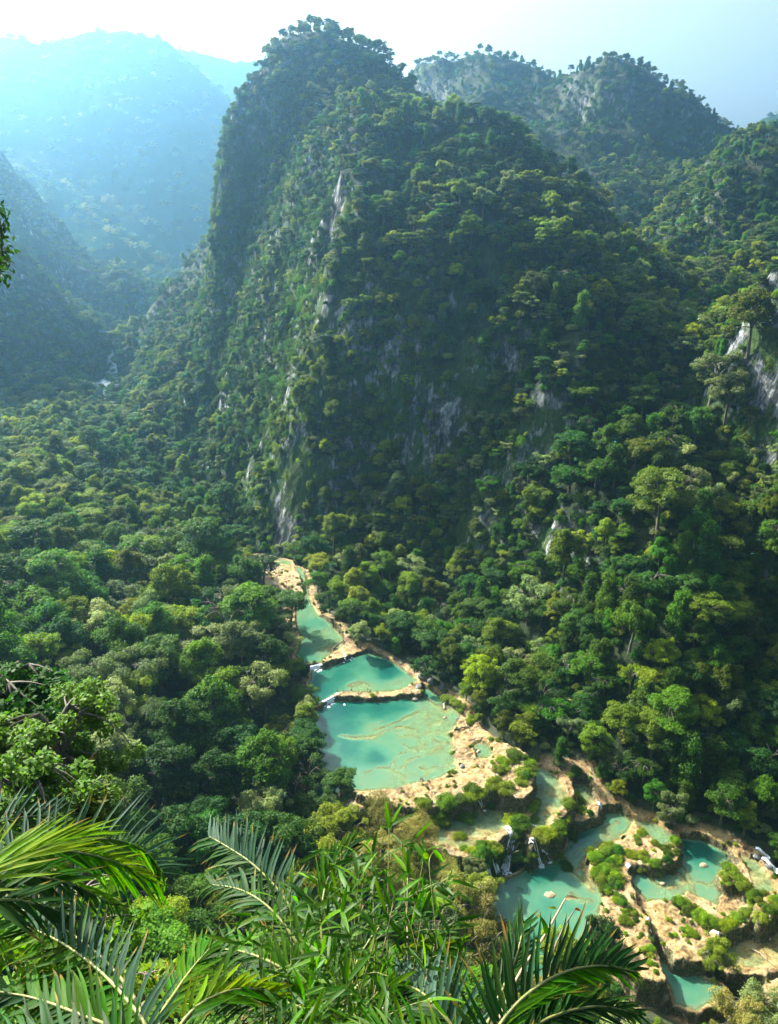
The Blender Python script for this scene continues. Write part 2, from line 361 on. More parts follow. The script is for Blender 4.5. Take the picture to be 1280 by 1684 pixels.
# ------------------------------------------------------------------ river terraces
# (kind, level, outline in the photograph)
LA, LB, LC, LE, LF, LG, LH, LI, LJ, LK, LL, LN, LO = 12.0, 11.0, 10.0, 6.3, 6.0, 2.6, 0.0, 0.5, -1.5, -1.1, -4.2, 0.8, -4.0
POOLS = [
 ('A', LA, [(482, 930), (494, 958), (499, 982), (486, 1005), (488, 1036), (494, 1052), (484, 1078), (500, 1093), (529, 1091), (540, 1080), (562, 1066), (568, 1052), (548, 1028), (527, 1013), (514, 993), (506, 962), (498, 935)]),
 ('A2', LA + .1, [(404, 916), (425, 912), (482, 922), (484, 938), (455, 934), (425, 932)]),
 ('B', LB, [(511, 1101), (545, 1094), (560, 1088), (582, 1080), (605, 1070), (640, 1085), (670, 1105), (690, 1122), (670, 1132), (645, 1138), (600, 1139), (556, 1140), (517, 1161), (505, 1130)]),
 ('C', LC, [(519, 1170), (556, 1150), (600, 1149), (645, 1147), (681, 1138), (690, 1126), (712, 1136), (735, 1152), (757, 1175), (752, 1190), (738, 1204), (744, 1224), (752, 1255), (757, 1264), (730, 1278), (697, 1287), (650, 1298), (595, 1302), (564, 1300), (535, 1330), (515, 1320), (508, 1271), (512, 1216)]),
 ('D', LC, [(776, 1222), (790, 1217), (808, 1226), (812, 1238), (802, 1247), (785, 1249), (777, 1234)]),
 ('E', LE, [(712, 1354), (740, 1345), (786, 1333), (822, 1315), (840, 1318), (862, 1322), (862, 1340), (846, 1352), (830, 1360), (818, 1372), (790, 1382), (759, 1396), (712, 1386)]),
 ('F', LF, [(872, 1262), (893, 1262), (915, 1275), (932, 1293), (935, 1315), (917, 1338), (897, 1360), (874, 1370), (868, 1356), (880, 1336), (874, 1313), (868, 1285)]),
 ('G', LG, [(942, 1286), (965, 1288), (978, 1318), (962, 1338), (948, 1345), (944, 1318)]),
 ('H', LH, [(815, 1462), (826, 1445), (860, 1431), (908, 1416), (931, 1395), (932, 1370), (956, 1353), (986, 1336), (1020, 1334), (1042, 1352), (1030, 1372), (1012, 1386), (990, 1396), (972, 1404), (960, 1420), (972, 1448), (990, 1470), (994, 1484), (984, 1506), (960, 1540), (920, 1590), (860, 1640), (780, 1600), (790, 1520)]),
 ('P', LI, [(1042, 1350), (1075, 1350), (1112, 1374), (1108, 1384), (1085, 1392), (1062, 1372)]),
 ('J', LJ, [(1034, 1428), (1076, 1431), (1099, 1427), (1116, 1404), (1114, 1378), (1153, 1378), (1192, 1398), (1218, 1425), (1188, 1440), (1190, 1462), (1180, 1488), (1149, 1476), (1130, 1466), (1106, 1486), (1062, 1484), (1046, 1467), (1036, 1448)]),
 ('L', LL, [(1064, 1530), (1078, 1534), (1090, 1549), (1117, 1578), (1155, 1583), (1150, 1600), (1185, 1621), (1190, 1640), (1150, 1665), (1110, 1650), (1100, 1620), (1083, 1590), (1070, 1562)]),
 ('N', LN, [(1212, 1402), (1244, 1413), (1268, 1445), (1276, 1468), (1239, 1472), (1230, 1440)]),
 ('O', LO, [(1182, 1545), (1210, 1528), (1250, 1516), (1300, 1510), (1320, 1560), (1285, 1590), (1200, 1590), (1185, 1570)]),
 ('R', 8.5, [(408, 992), (430, 990), (436, 1010), (418, 1016)]),
]
SHELVES = [
 (LA + .25, [(428, 936), (452, 934), (480, 940), (494, 960), (496, 985), (483, 1003), (484, 1030), (474, 1024), (466, 1000), (450, 975)]),
 (LA + .2, [(528, 1093), (537, 1078), (560, 1064), (578, 1056), (584, 1068), (570, 1076), (550, 1086)]),
 (LB + .2, [(551, 1144), (556, 1134), (600, 1137), (650, 1133), (672, 1122), (692, 1124), (686, 1140), (660, 1143), (610, 1147)]),
 (LC + .3, [(733, 1145), (760, 1160), (775, 1180), (795, 1202), (828, 1226), (862, 1242), (876, 1275), (872, 1300), (858, 1312), (838, 1306), (812, 1298), (788, 1306), (745, 1318), (700, 1330), (640, 1322), (590, 1306), (640, 1294), (700, 1280), (735, 1272), (752, 1255), (744, 1224), (738, 1205), (754, 1186)]),
 (LE + .15, [(706, 1350), (786, 1326), (830, 1310), (876, 1316), (882, 1336), (872, 1356), (850, 1364), (836, 1372), (815, 1386), (780, 1400), (750, 1408), (700, 1400), (690, 1370)]),
 (LF + .1, [(866, 1258), (900, 1254), (930, 1280), (942, 1300), (940, 1328), (922, 1345), (905, 1368), (876, 1380), (862, 1366), (880, 1336), (870, 1300)]),
 (LG + .1, [(936, 1278), (972, 1280), (990, 1318), (975, 1340), (950, 1352), (940, 1340)]),
 (LI, [(1017, 1340), (1045, 1345), (1070, 1368), (1085, 1385), (1112, 1384), (1112, 1408), (1090, 1425), (1060, 1424), (1036, 1418), (1032, 1440), (1042, 1475), (1052, 1500), (1066, 1535), (1078, 1575), (1092, 1610), (1060, 1610), (1020, 1560), (985, 1515), (990, 1482), (1004, 1480), (988, 1460), (972, 1440), (975, 1410), (1010, 1395), (1030, 1375)]),
 (LK, [(1050, 1490), (1062, 1486), (1110, 1487), (1135, 1470), (1150, 1478), (1182, 1490), (1192, 1462), (1210, 1448), (1246, 1478), (1248, 1506), (1205, 1526), (1178, 1533), (1170, 1560), (1158, 1581), (1117, 1576), (1092, 1546), (1068, 1524), (1056, 1510)]),
 (LN + .1, [(1185, 1436), (1215, 1420), (1208, 1396), (1250, 1405), (1290, 1470), (1278, 1500), (1250, 1512), (1246, 1478), (1212, 1448), (1190, 1450)]),
 (LJ + .1, [(1150, 1376), (1190, 1392), (1210, 1400), (1215, 1425), (1190, 1440), (1200, 1415), (1180, 1398)]),
 (LO + .1, [(1172, 1560), (1180, 1538), (1250, 1514), (1330, 1490), (1340, 1600), (1230, 1600), (1190, 1596)]),
 (-3.9, [(1215, 1660), (1300, 1600), (1330, 1700), (1230, 1700)]),
]
DEEP = {  # (px, py, depth) in each pool
 'A': [(500, 1080, 1.6), (515, 1025, 1.5), (520, 1060, 1.2), (505, 985, 1.2), (548, 1068, .15), (500, 955, .9), (540, 1040, .7)],
 'A2': [(440, 925, .25)],
 'B': [(545, 1115, 2.2), (570, 1105, 2.4), (640, 1108, 3.2), (600, 1112, 1.6), (600, 1132, .25), (520, 1135, 2.6), (660, 1122, .8)],
 'C': [(560, 1165, 3), (530, 1200, 3.2), (625, 1165, 2.6), (660, 1160, 2.2), (620, 1245, 2.6), (575, 1235, 2.6), (700, 1172, .7), (725, 1200, .5), (690, 1200, .7), (740, 1250, .3), (655, 1280, .7), (620, 1205, .8), (650, 1215, 1.3), (715, 1255, 1.0),
       (600, 1282, .9), (560, 1285, 2.2), (690, 1262, .9), (700, 1228, .8), (650, 1240, 1.2), (735, 1165, .5), (715, 1145, 1.5)],
 'D': [(790, 1232, .8)], 'E': [(745, 1355, .5), (790, 1340, .55), (830, 1335, .12), (780, 1370, .1), (730, 1370, .12)],
 'F': [(880, 1280, 1.1), (905, 1290, .4), (900, 1330, .12), (920, 1305, .3), (876, 1330, .9)], 'G': [(955, 1300, .5), (968, 1325, .15)],
 'H': [(960, 1378, 3), (940, 1400, 3.2), (890, 1440, 2.5), (850, 1460, 2.3), (900, 1480, 1.7), (950, 1470, 1.6), (965, 1420, .25), (1000, 1350, 1.4), (1010, 1375, .3), (985, 1395, .2), (970, 1440, .35), (830, 1560, 2), (905, 1470, 1.5), (860, 1490, 1.6)],
 'P': [(1080, 1368, .6)],
 'J': [(1060, 1450, 1.7), (1130, 1392, 3), (1155, 1405, 2.6), (1150, 1440, 1.3), (1105, 1440, .35), (1090, 1462, .9), (1170, 1460, .9), (1200, 1425, .5), (1120, 1430, 1.2)],
 'L': [(1085, 1570, 1.6), (1130, 1610, 1.7), (1150, 1635, 1.5)], 'N': [(1245, 1440, .35)], 'O': [(1200, 1552, .3), (1250, 1540, .1)], 'R': [(425, 1000, 1)],
}
RIDGES = [  # submerged travertine rims: level of the pool, depth of the crest, polyline
 (LC, .12, [(583, 1214), (612, 1213), (628, 1206), (640, 1198), (665, 1195), (683, 1200)]),
 (LC, .15, [(663, 1262), (672, 1250), (682, 1246), (700, 1243), (712, 1236), (722, 1228)]),
 (LC, .25, [(620, 1200), (645, 1190), (670, 1180), (690, 1170)]),
 (LC, .35, [(645, 1256), (655, 1242), (670, 1234), (690, 1228)]), (LC, .3, [(690, 1262), (705, 1268), (716, 1268), (730, 1262), (738, 1258)]),
 (LC, .35, [(665, 1278), (672, 1272), (685, 1270)]), (LC, .4, [(687, 1210), (690, 1225), (684, 1236)]), (LC, .3, [(700, 1206), (720, 1204), (735, 1210)]),
 (LC, .3, [(705, 1192), (720, 1190), (728, 1182), (720, 1176)]), (LC, .4, [(640, 1268), (655, 1270), (665, 1280), (660, 1290)]),
 (LH, .1, [(978, 1405), (955, 1395), (935, 1410), (930, 1424), (945, 1438), (962, 1450), (975, 1466)]),
 (LH, .35, [(1015, 1352), (995, 1362), (1000, 1380), (985, 1390)]), (LH, .3, [(948, 1430), (960, 1424), (975, 1426)]),
 (LJ, .1, [(1066, 1440), (1080, 1455), (1100, 1460), (1125, 1452), (1122, 1440), (1100, 1432)]), (LJ, .25, [(1120, 1412), (1122, 1425), (1135, 1445), (1138, 1465)]),
 (LJ, .15, [(1060, 1486), (1080, 1483), (1100, 1486)]), (LC, .3, [(648, 1205), (660, 1212), (676, 1208)]), (LC, .35, [(665, 1225), (676, 1232), (690, 1228), (700, 1220)]), (LC, .3, [(712, 1215), (724, 1222), (738, 1220)]), (LC, .4, [(600, 1272), (620, 1262), (640, 1264)]), (LC, .3, [(705, 1150), (715, 1160), (735, 1158)]), (LC, .35, [(700, 1275), (715, 1262), (728, 1256), (742, 1262)]), (LC, .4, [(560, 1210), (578, 1213), (600, 1212)]),
 (LH, .3, [(940, 1470), (955, 1480), (975, 1482)]), (LJ, .3, [(1150, 1450), (1165, 1455), (1180, 1448)]),
 (LB, .3, [(575, 1128), (590, 1122), (600, 1124)]), (LF, .1, [(880, 1300), (905, 1305), (925, 1312)]),
 (LL, .3, [(1074, 1556), (1085, 1562), (1098, 1580), (1110, 1590), (1140, 1592)]),
]
RX0, RX1, RY0, RY1, RS = -78.0, 132.0, 98.0, 350.0, 0.34
rx = np.arange(RX0, RX1, RS); ry = np.arange(RY0, RY1, RS)
RX, RY = np.meshgrid(rx, ry)
def world_poly(lv, pts): return np.array([at_z(px, py, lv)[:2] for px, py in pts])
def seg_dist(x, y, a, b):
    d = b - a; t = np.clip(((x - a[0]) * d[0] + (y - a[1]) * d[1]) / (d @ d + 1e-9), 0, 1)
    return np.hypot(x - a[0] - t * d[0], y - a[1] - t * d[1])
def poly_sd(x, y, poly):
    D = np.full(x.shape, 1e9); ins = np.zeros(x.shape, bool); n = len(poly)
    for i in range(n):
        a, b = poly[i], poly[(i + 1) % n]
        D = np.minimum(D, seg_dist(x, y, a, b))
        c = ((a[1] > y) != (b[1] > y)) & (x < (b[0] - a[0]) * (y - a[1]) / (b[1] - a[1] + 1e-12) + a[0])
        ins ^= c
    return np.where(ins, -D, D)
def sd_grid(poly, pad=14):
    """signed distance on the river grid, only near the outline"""
    out = np.full(RX.shape, 99.0)
    i0 = max(0, int((poly[:, 0].min() - pad - RX0) / RS)); i1 = min(len(rx), int((poly[:, 0].max() + pad - RX0) / RS) + 2)
    j0 = max(0, int((poly[:, 1].min() - pad - RY0) / RS)); j1 = min(len(ry), int((poly[:, 1].max() + pad - RY0) / RS) + 2)
    if i1 > i0 and j1 > j0: out[j0:j1, i0:i1] = poly_sd(RX[j0:j1, i0:i1], RY[j0:j1, i0:i1], poly)
    return out
WOB = fbm(RX, RY, 5.0, 4, 9.0) * 0.55 + fbm(RX, RY, 1.5, 3, 4.0) * 0.28
_f = fbm(RX, RY, 7.0, 4, 2.0) * 1.6 + fbm(RX, RY, 1.7, 3, 7.0) * .35
_s = np.floor(_f); _q = _f - _s
BUMP = (_s + np.clip((_q - .5) * 6 + .5, 0, 1)) * 0.24 + np.abs(fbm(RX, RY, 1.4, 3, 6.0)) * 0.26 + .1
GB = gsample(BASE, RX, RY)
feats = []          # (level, sd, is_pool, name)
for lv, pts in SHELVES: feats.append((lv, sd_grid(world_poly(lv, pts)) + WOB, False, ''))
for nm, lv, pts in POOLS: feats.append((lv, sd_grid(world_poly(lv, pts)) + WOB * .8, True, nm))
HR = GB.copy(); RIVER_SD = np.full(RX.shape, 99.0)
def contrib(lv, sd, pool):
    w = 0.7
    rim = 0.16 if pool else 0.0
    h = lv + rim + (0 if pool else 1) * BUMP
    edge = np.exp(-((sd + 0.2) / 0.8) ** 2) * (0.10 if not pool else 0.08)
    f = np.maximum(0, sd - w)
    drop = f * (4.0 + 2.2 * np.clip(fbm(RX, RY, 3.5, 2, 14.0), -1, 1)) + fbm(RX, RY, 1.5, 3, 8.0) * np.clip(f, 0, 1) * 1.3
    return np.where(sd < 13, h + edge - drop, -99)
for lv, sd, pool, nm in feats:
    RIVER_SD = np.minimum(RIVER_SD, sd)
    if nm != 'R': HR = np.maximum(HR, contrib(lv, sd, pool))
INRIV = RIVER_SD < 2.5
DEPTHMAP = {}
for lv, sd, pool, nm in feats:
    if not pool: continue
    ins = sd < 0
    dp = DEEP[nm]; num = 0; den = 0
    for px, py, d in dp:
        q = at_z(px, py, lv); w = 1.0 / ((RX - q[0]) ** 2 + (RY - q[1]) ** 2 + 4.0) ** 1.4
        num = num + w * d; den = den + w
    dep = num / den * np.clip(-sd / 1.6, 0, 1) + fbm(RX, RY, 4.0, 4, 12.0) * .3 * np.clip(-sd / 2, 0, 1)
    for rlv, crest, pl in RIDGES:
        if rlv != lv: continue
        W = world_poly(lv, pl); dd = np.full(RX.shape, 1e9)
        for a, b in zip(W[:-1], W[1:]): dd = np.minimum(dd, seg_dist(RX, RY, a, b))
        dd = np.abs(dd + WOB * 0.8)
        k = np.exp(-(dd / 0.75) ** 2)
        dep = dep * (1 - k) + np.minimum(dep, crest) * k
    dep = np.maximum(dep, 0.02)
    bed = lv - dep
    hi = np.full(RX.shape, -99.0)
    for l2, sd2, p2, n2 in feats:
        if l2 > lv + .6 and n2 != 'R': hi = np.maximum(hi, contrib(l2, sd2, p2))
    HR = np.where(ins, np.maximum(bed, hi), HR)
# blend to the bank, no pits below the river
for _k in range(1):
    HR = np.where(RIVER_SD < 6, HR, np.maximum(HR, GB))
RSLOPE = np.hypot(*np.gradient(HR, RS))
def rsample(A, x, y):
    u = np.clip((np.asarray(x) - RX0) / RS, 0, A.shape[1] - 1.001); v = np.clip((np.asarray(y) - RY0) / RS, 0, A.shape[0] - 1.001)
    i = u.astype(int); j = v.astype(int); a = u - i; b = v - j
    return (A[j, i] * (1 - a) + A[j, i + 1] * a) * (1 - b) + (A[j + 1, i] * (1 - a) + A[j + 1, i + 1] * a) * b
def in_patch(x, y): return (x > RX0 + 1) & (x < RX1 - 2) & (y > RY0 + 1) & (y < RY1 - 2)
def ground(x, y):
    x = np.asarray(x, float); y = np.asarray(y, float)
    return np.where(in_patch(x, y), rsample(HR, x, y), gsample(BASE, x, y))
def river_dist(x, y):
    x = np.asarray(x, float); y = np.asarray(y, float)
    return np.where(in_patch(x, y), rsample(RIVER_SD, x, y), 99.0)

def grid_faces(nj, ni, keep=None):
    j, i = np.meshgrid(np.arange(nj - 1), np.arange(ni - 1), indexing='ij')
    a = (j * ni + i)
    F = np.stack([a, a + 1, a + ni + 1, a + ni], -1)
    if keep is not None: return F[keep]
    return F.reshape(-1, 4)
def sub_mesh(name, X, Y, Z, keep, mat, attrs=None):
    F = grid_faces(*X.shape, keep)
    used = np.unique(F); remap = np.full(X.size, -1); remap[used] = np.arange(len(used))
    V = np.stack([X.ravel(), Y.ravel(), Z.ravel()], -1)[used]
    me = mesh_np(name, V, remap[F], [mat], True)
    if attrs:
        for k, A in attrs.items(): add_attr(me, k, A.ravel()[used])
    return new_obj(name, me)

# split the country into its mountains and the valley
cx = (XX[:-1, :-1] + XX[1:, 1:]) / 2; cy = (YY[:-1, :-1] + YY[1:, 1:]) / 2
mpoly = np.array([(-46, 322), (10, 285), (60, 240), (100, 200), (130, 215), (150, 260), (150, 330), (200, 420), (180, 520), (120, 600), (0, 720), (-110, 700), (-110, 520), (-75, 400)])
in_main = poly_sd(cx, cy, mpoly) < 0
in_patchc = (cx > RX0 + 3) & (cx < RX1 - 3) & (cy > RY0 + 3) & (cy < RY1 - 3)
in_right = (~in_main) & (cx > 60) & (cy > 140)
in_left = (~in_main) & (cx < 30) & (cy > 575)
look = cy < 100
BASE2 = BASE.copy()
fxx, fyy = np.meshgrid(np.arange(-125, 215, 1.5), np.arange(205, 735, 1.5))
_gs = gsample(SLOPE, fxx, fyy); _k = np.clip((_gs - .9) / .6, 0, 1)
fzz = gsample(BASE, fxx, fyy) + _k * (ridged(fxx, fyy, 11, 4, 7.7) - 1.0) * 2.4 + _k * fbm(fxx, fyy, 4, 3, 3.1) * .9
_cx = (fxx[:-1, :-1] + fxx[1:, 1:]) / 2; _cy = (fyy[:-1, :-1] + fyy[1:, 1:]) / 2
o = sub_mesh('main_mountain', fxx, fyy, fzz, (poly_sd(_cx, _cy, mpoly) < 3) & ~((_cx > RX0 + 4) & (_cx < RX1 - 4) & (_cy > RY0 + 4) & (_cy < RY1 - 4)), M['terrain']); o['kind'] = 'structure'; o['label'] = 'steep forested limestone mountain above the pools'
for nm, msk in ( ('right_hills', in_right), ('far_valley_slopes', in_left), ('valley_side', ~(in_main | in_right | in_left))):
    o = sub_mesh(nm, XX, YY, BASE2, msk & ~in_patchc, M['terrain']); o['kind'] = 'structure'
    o['label'] = {'main_mountain': 'steep forested limestone mountain above the pools', 'right_hills': 'forested hills behind and right of the big mountain',
                  'far_valley_slopes': 'hazy blue slopes closing the gorge upstream', 'valley_side': 'forested valley floor and slope under the lookout'}[nm]

# travertine river bed
m, nt, N, L = new_mat('travertine')
out = nd(nt, 'ShaderNodeOutputMaterial'); pb = nd(nt, 'ShaderNodeBsdfPrincipled')
tc = nd(nt, 'ShaderNodeTexCoord'); at_ = nd(nt, 'ShaderNodeAttribute', attribute_name='river')
st_ = nd(nt, 'ShaderNodeAttribute', attribute_name='steep')
n1 = noise(nt, 0.35, 8, 0.68, vec=tc.outputs['Object']); n2 = noise(nt, 1.4, 8, 0.7, vec=tc.outputs['Object'], dist=1.2); n3 = noise(nt, 0.12, 4, 0.5, vec=tc.outputs['Object'])
tan = ramp(nt, n1, [(0.36, (0.10, 0.066, 0.03)), (0.44, (0.25, 0.155, 0.06)), (0.52, (0.36, 0.25, 0.115)), (0.62, (0.46, 0.355, 0.20))])
tan = mixc(nt, 0.75, tan, ramp(nt, n2, [(0.38, (0.25, 0.20, 0.14)), (0.47, (0.78, 0.68, 0.55)), (0.56, (1.0, 0.98, 0.9))]), 'MULTIPLY')
mossy = mixc(nt, n2, (0.07, 0.11, 0.015), (0.18, 0.20, 0.04))
mf = mathn(nt, 'MULTIPLY', ramp(nt, n3, [(0.47, (0, 0, 0)), (0.56, (1, 1, 1))]), ramp(nt, n2, [(0.5, (0, 0, 0)), (0.58, (0.6, 0.6, 0.6))]))
tan = mixc(nt, ramp(nt, n3, [(.42, (.75, .75, .75)), (.55, (0, 0, 0))]), tan, mixc(nt, 1.0, tan, (0.80, 0.86, 0.95), 'MULTIPLY'))
tan = mixc(nt, mf, tan, mossy)
wet = ramp(nt, n2, [(.38, (0.02, 0.025, 0.010)), (.5, (0.06, 0.065, 0.02)), (.6, (0.22, 0.16, 0.09))])
sf = ramp(nt, st_.outputs['Fac'], [(0.25, (0, 0, 0)), (0.6, (1, 1, 1))])
tan = mixc(nt, sf, tan, wet)
bank = mixc(nt, n2, (0.012, 0.022, 0.008), (0.05, 0.06, 0.02))
col = mixc(nt, ramp(nt, mathn(nt, 'ADD', mathn(nt, 'MULTIPLY', at_.outputs['Fac'], 0.1), mathn(nt, 'MULTIPLY', mathn(nt, 'SUBTRACT', n2, .5), .2)), [(0.16, (0, 0, 0)), (0.3, (1, 1, 1))]), tan, bank)
L.new(col, pb.inputs['Base Color']); pb.inputs['Roughness'].default_value = 0.7
pb.inputs['Specular IOR Level'].default_value = 0.3
b = nd(nt, 'ShaderNodeBump'); b.inputs['Strength'].default_value = 1.0; b.inputs['Distance'].default_value = 0.6
L.new(mathn(nt, 'ADD', n1, mathn(nt, 'MULTIPLY', n2, .5)), b.inputs['Height']); L.new(b.outputs[0], pb.inputs['Normal'])
L.new(pb.outputs[0], out.inputs[0]); M['travertine'] = m
_near = (RIVER_SD[:-1, :-1] < 5)
o = sub_mesh('river_bank', RX, RY, HR, ~_near, M['terrain']); tag(o, 'steep forested banks on both sides of the pools', kind='structure')
o = sub_mesh('limestone_river_bed', RX, RY, HR, _near, M['travertine'],
             {'river': np.clip(RIVER_SD, 0, 10), 'steep': np.clip(RSLOPE / 3.0, 0, 1)})
tag(o, 'stepped tan limestone terraces and river bed', kind='structure')

# water: milky turquoise, opacity from the real depth
m, nt, N, L = new_mat('pool_water')
out = nd(nt, 'ShaderNodeOutputMaterial'); pb = nd(nt, 'ShaderNodeBsdfPrincipled'); tp = nd(nt, 'ShaderNodeBsdfTransparent')
dp = nd(nt, 'ShaderNodeAttribute', attribute_name='depth'); tc = nd(nt, 'ShaderNodeTexCoord')
nz = noise(nt, 0.25, 5, 0.6, vec=tc.outputs['Object'])
d = mathn(nt, 'ADD', mathn(nt, 'MULTIPLY', dp.outputs['Fac'], 1 / 3.2), mathn(nt, 'MULTIPLY', mathn(nt, 'SUBTRACT', nz, .5), .26), clamp=True)
L.new(ramp(nt, d, [(0.0, (0.30, 0.28, 0.13)), (0.12, (0.20, 0.25, 0.125)), (0.28, (0.12, 0.21, 0.115)), (0.5, (0.045, 0.145, 0.088)), (0.75, (0.010, 0.08, 0.055)), (1.0, (0.004, 0.05, 0.046))]), pb.inputs['Base Color'])
L.new(mixc(nt, ramp(nt, d, [(0, (0, 0, 0)), (.2, (1, 1, 1))]), (0.93, 0.97, 0.88), (0.4, 0.85, 0.7)), tp.inputs['Color'])
pb.inputs['Roughness'].default_value = 0.12; pb.inputs['IOR'].default_value = 1.33
rip = noise(nt, 2.2, 3, 0.5, vec=tc.outputs['Object'])
b = nd(nt, 'ShaderNodeBump'); b.inputs['Strength'].default_value = 0.25; b.inputs['Distance'].default_value = 0.05
L.new(rip, b.inputs['Height']); L.new(b.outputs[0], pb.inputs['Normal'])
mx = nd(nt, 'ShaderNodeMixShader')
L.new(ramp(nt, d, [(0.0, (0.05,) * 3), (0.10, (0.30,) * 3), (0.25, (0.60,) * 3), (0.5, (0.88,) * 3), (0.8, (1,) * 3)]), mx.inputs[0])
L.new(tp.outputs[0], mx.inputs[1]); L.new(pb.outputs[0], mx.inputs[2]); L.new(mx.outputs[0], out.inputs[0])
M['water'] = m
wlabel = {'A': 'narrow turquoise channel at the foot of the cliff', 'A2': 'shallow brown water at the head of the terraces', 'B': 'small deep green pool above the people on the ledge', 'C': 'largest turquoise pool with submerged rims',
          'D': 'small round green pool on the tan terrace', 'E': 'thin sheet of water below the bush row', 'F': 'shallow greenish terrace pool', 'G': 'small shaded terrace pool', 'H': 'deep turquoise pool below the waterfalls',
          'P': 'dark shallow pool beside the mossy ledge', 'J': 'turquoise pool right of the mossy wall', 'L': 'lowest turquoise pool at the bottom', 'N': 'tan green pool under the right bank', 'O': 'pale shallow pool at the right edge', 'R': 'bright river water behind left bank trees'}
for lv, sd, pool, nm in feats:
    if not pool: continue
    msk = (sd[:-1, :-1] < .45) & (sd[1:, 1:] < .45)
    if not msk.any(): continue
    o = sub_mesh('water', RX, RY, np.full(RX.shape, lv), msk, M['water'], {'depth': np.clip(lv - HR, 0, 5)})
    tag(o, wlabel[nm], kind='structure')
# river seen far up the gorge
m, nt, N, L = new_mat('far_water')
out = nd(nt, 'ShaderNodeOutputMaterial'); pb = nd(nt, 'ShaderNodeBsdfPrincipled'); tc = nd(nt, 'ShaderNodeTexCoord')
nz = noise(nt, 0.12, 5, 0.7, vec=tc.outputs['Object'])
L.new(ramp(nt, nz, [(0.4, (0.12, 0.3, 0.32)), (0.6, (0.65, 0.75, 0.78))]), pb.inputs['Base Color']); pb.inputs['Roughness'].default_value = .25
L.new(pb.outputs[0], out.inputs[0]); M['far_water'] = m
fw = [(-160, 540), (-190, 585), (-212, 615), (-230, 650), (-248, 700), (-262, 740)]
V = []; F = []
for k, (x, y) in enumerate(fw):
    for s in (-1, 1): V.append((x + s * (9 + 2 * math.sin(k * 2)), y + s * 2, max(gsample(BASE, [x], [y])[0], 9) + 1.2))
for k in range(len(fw) - 1): F.append((2 * k, 2 * k + 1, 2 * k + 3, 2 * k + 2))
o = new_obj('river', mesh_np('river', V, F, [M['far_water']])); tag(o, 'pale glint of river far up the hazy gorge', kind='structure')

# ------------------------------------------------------------------ far mountains
def far_range(name, sil, D, w, xr, yr, step, seed, label, rough=1.0):
    px = np.array([s[0] for s in sil], float); py = np.array([s[1] for s in sil], float)
    W = np.array([at_y(a, b, D) for a, b in zip(px, py)])
    x = np.arange(xr[0], xr[1], step); y = np.arange(yr[0], yr[1], step)
    X, Y = np.meshgrid(x, y)
    crest = np.interp(X.ravel(), W[:, 0], W[:, 2]).reshape(X.shape)
    Yc = D + fbm(X, Y * 0, 600, 2, seed) * w * 0.12
    t = (Yc - Y) / w
    prof = np.where(t > 0, np.clip(1 - t, 0, 1) ** 1.15, np.clip(1 + t * 1.3, 0, 1))
    spur = (ridged(X * .8 + Y * .8, Y * .5 - X * .4, 520, 5, seed) - 1.0) * 120 * rough
    env = np.clip(np.abs(t) * 2.2, 0, 1) * np.clip(prof * 3, 0, 1)
    Z = -10 + (crest + 10) * prof + spur * env + fbm(X, Y, 60, 3, seed) * 7 * np.clip(prof * 4, 0, 1)
    Z = np.where(prof <= 0.02, -15, Z)
    o = sub_mesh(name, X, Y, Z, np.ones((len(y) - 1, len(x) - 1), bool), M['far_slope'])
    tag(o, label, kind='structure'); FARG.append((X, Y, Z)); return o
FARG = []
m, nt, N, L = new_mat('far_slope')
out = nd(nt, 'ShaderNodeOutputMaterial'); pb = nd(nt, 'ShaderNodeBsdfPrincipled'); tc = nd(nt, 'ShaderNodeTexCoord')
n1 = noise(nt, 0.05, 6, 0.7, vec=tc.outputs['Object']); n2 = noise(nt, 0.006, 5, 0.6, vec=tc.outputs['Object'])
c = ramp(nt, n1, [(0.3, (0.008, 0.02, 0.008)), (0.7, (0.03, 0.055, 0.018))])
c = mixc(nt, ramp(nt, n2, [(0.55, (0, 0, 0)), (0.68, (1, 1, 1))]), c, mixc(nt, n1, (0.04, 0.055, 0.025), (0.09, 0.09, 0.05)))
L.new(c, pb.inputs['Base Color']); pb.inputs['Roughness'].default_value = 1; pb.inputs['Specular IOR Level'].default_value = 0
L.new(pb.outputs[0], out.inputs[0]); M['far_slope'] = m
far_range('far_mountain', [(-700, 90), (-300, 110), (-120, 60), (0, 66), (40, 60), (80, 73), (150, 55), (230, 62), (290, 80), (330, 112), (390, 170), (450, 260), (560, 420), (900, 600)], 2000, 800, (-2100, 500), (1180, 2500), 15, 3.1, 'huge haze-blue mountain filling the upper left', .55)
far_range('far_mountain', [(-700, 200), (0, 180), (200, 110), (290, 76), (350, 97), (395, 100), (420, 93), (460, 103), (600, 120), (900, 190), (1300, 250)], 2700, 650, (-2400, 1500), (2050, 3200), 25, 8.4, 'palest ridge just left of the main summit')
far_range('far_mountain', [(600, 300), (1100, 260), (1230, 205), (1262, 188), (1290, 180), (1500, 150)], 1600, 400, (200, 1600), (1200, 1900), 20, 5.4, 'small blue hill at the right edge of the skyline')
g = 3400.0
o = new_obj('ground', mesh_np('ground', [(-g, -g, -25), (g, -g, -25), (g, g, -25), (-g, g, -25)], [(0, 1, 2, 3)], [M['far_slope']])); tag(o, 'forest floor out to the horizon', kind='structure')

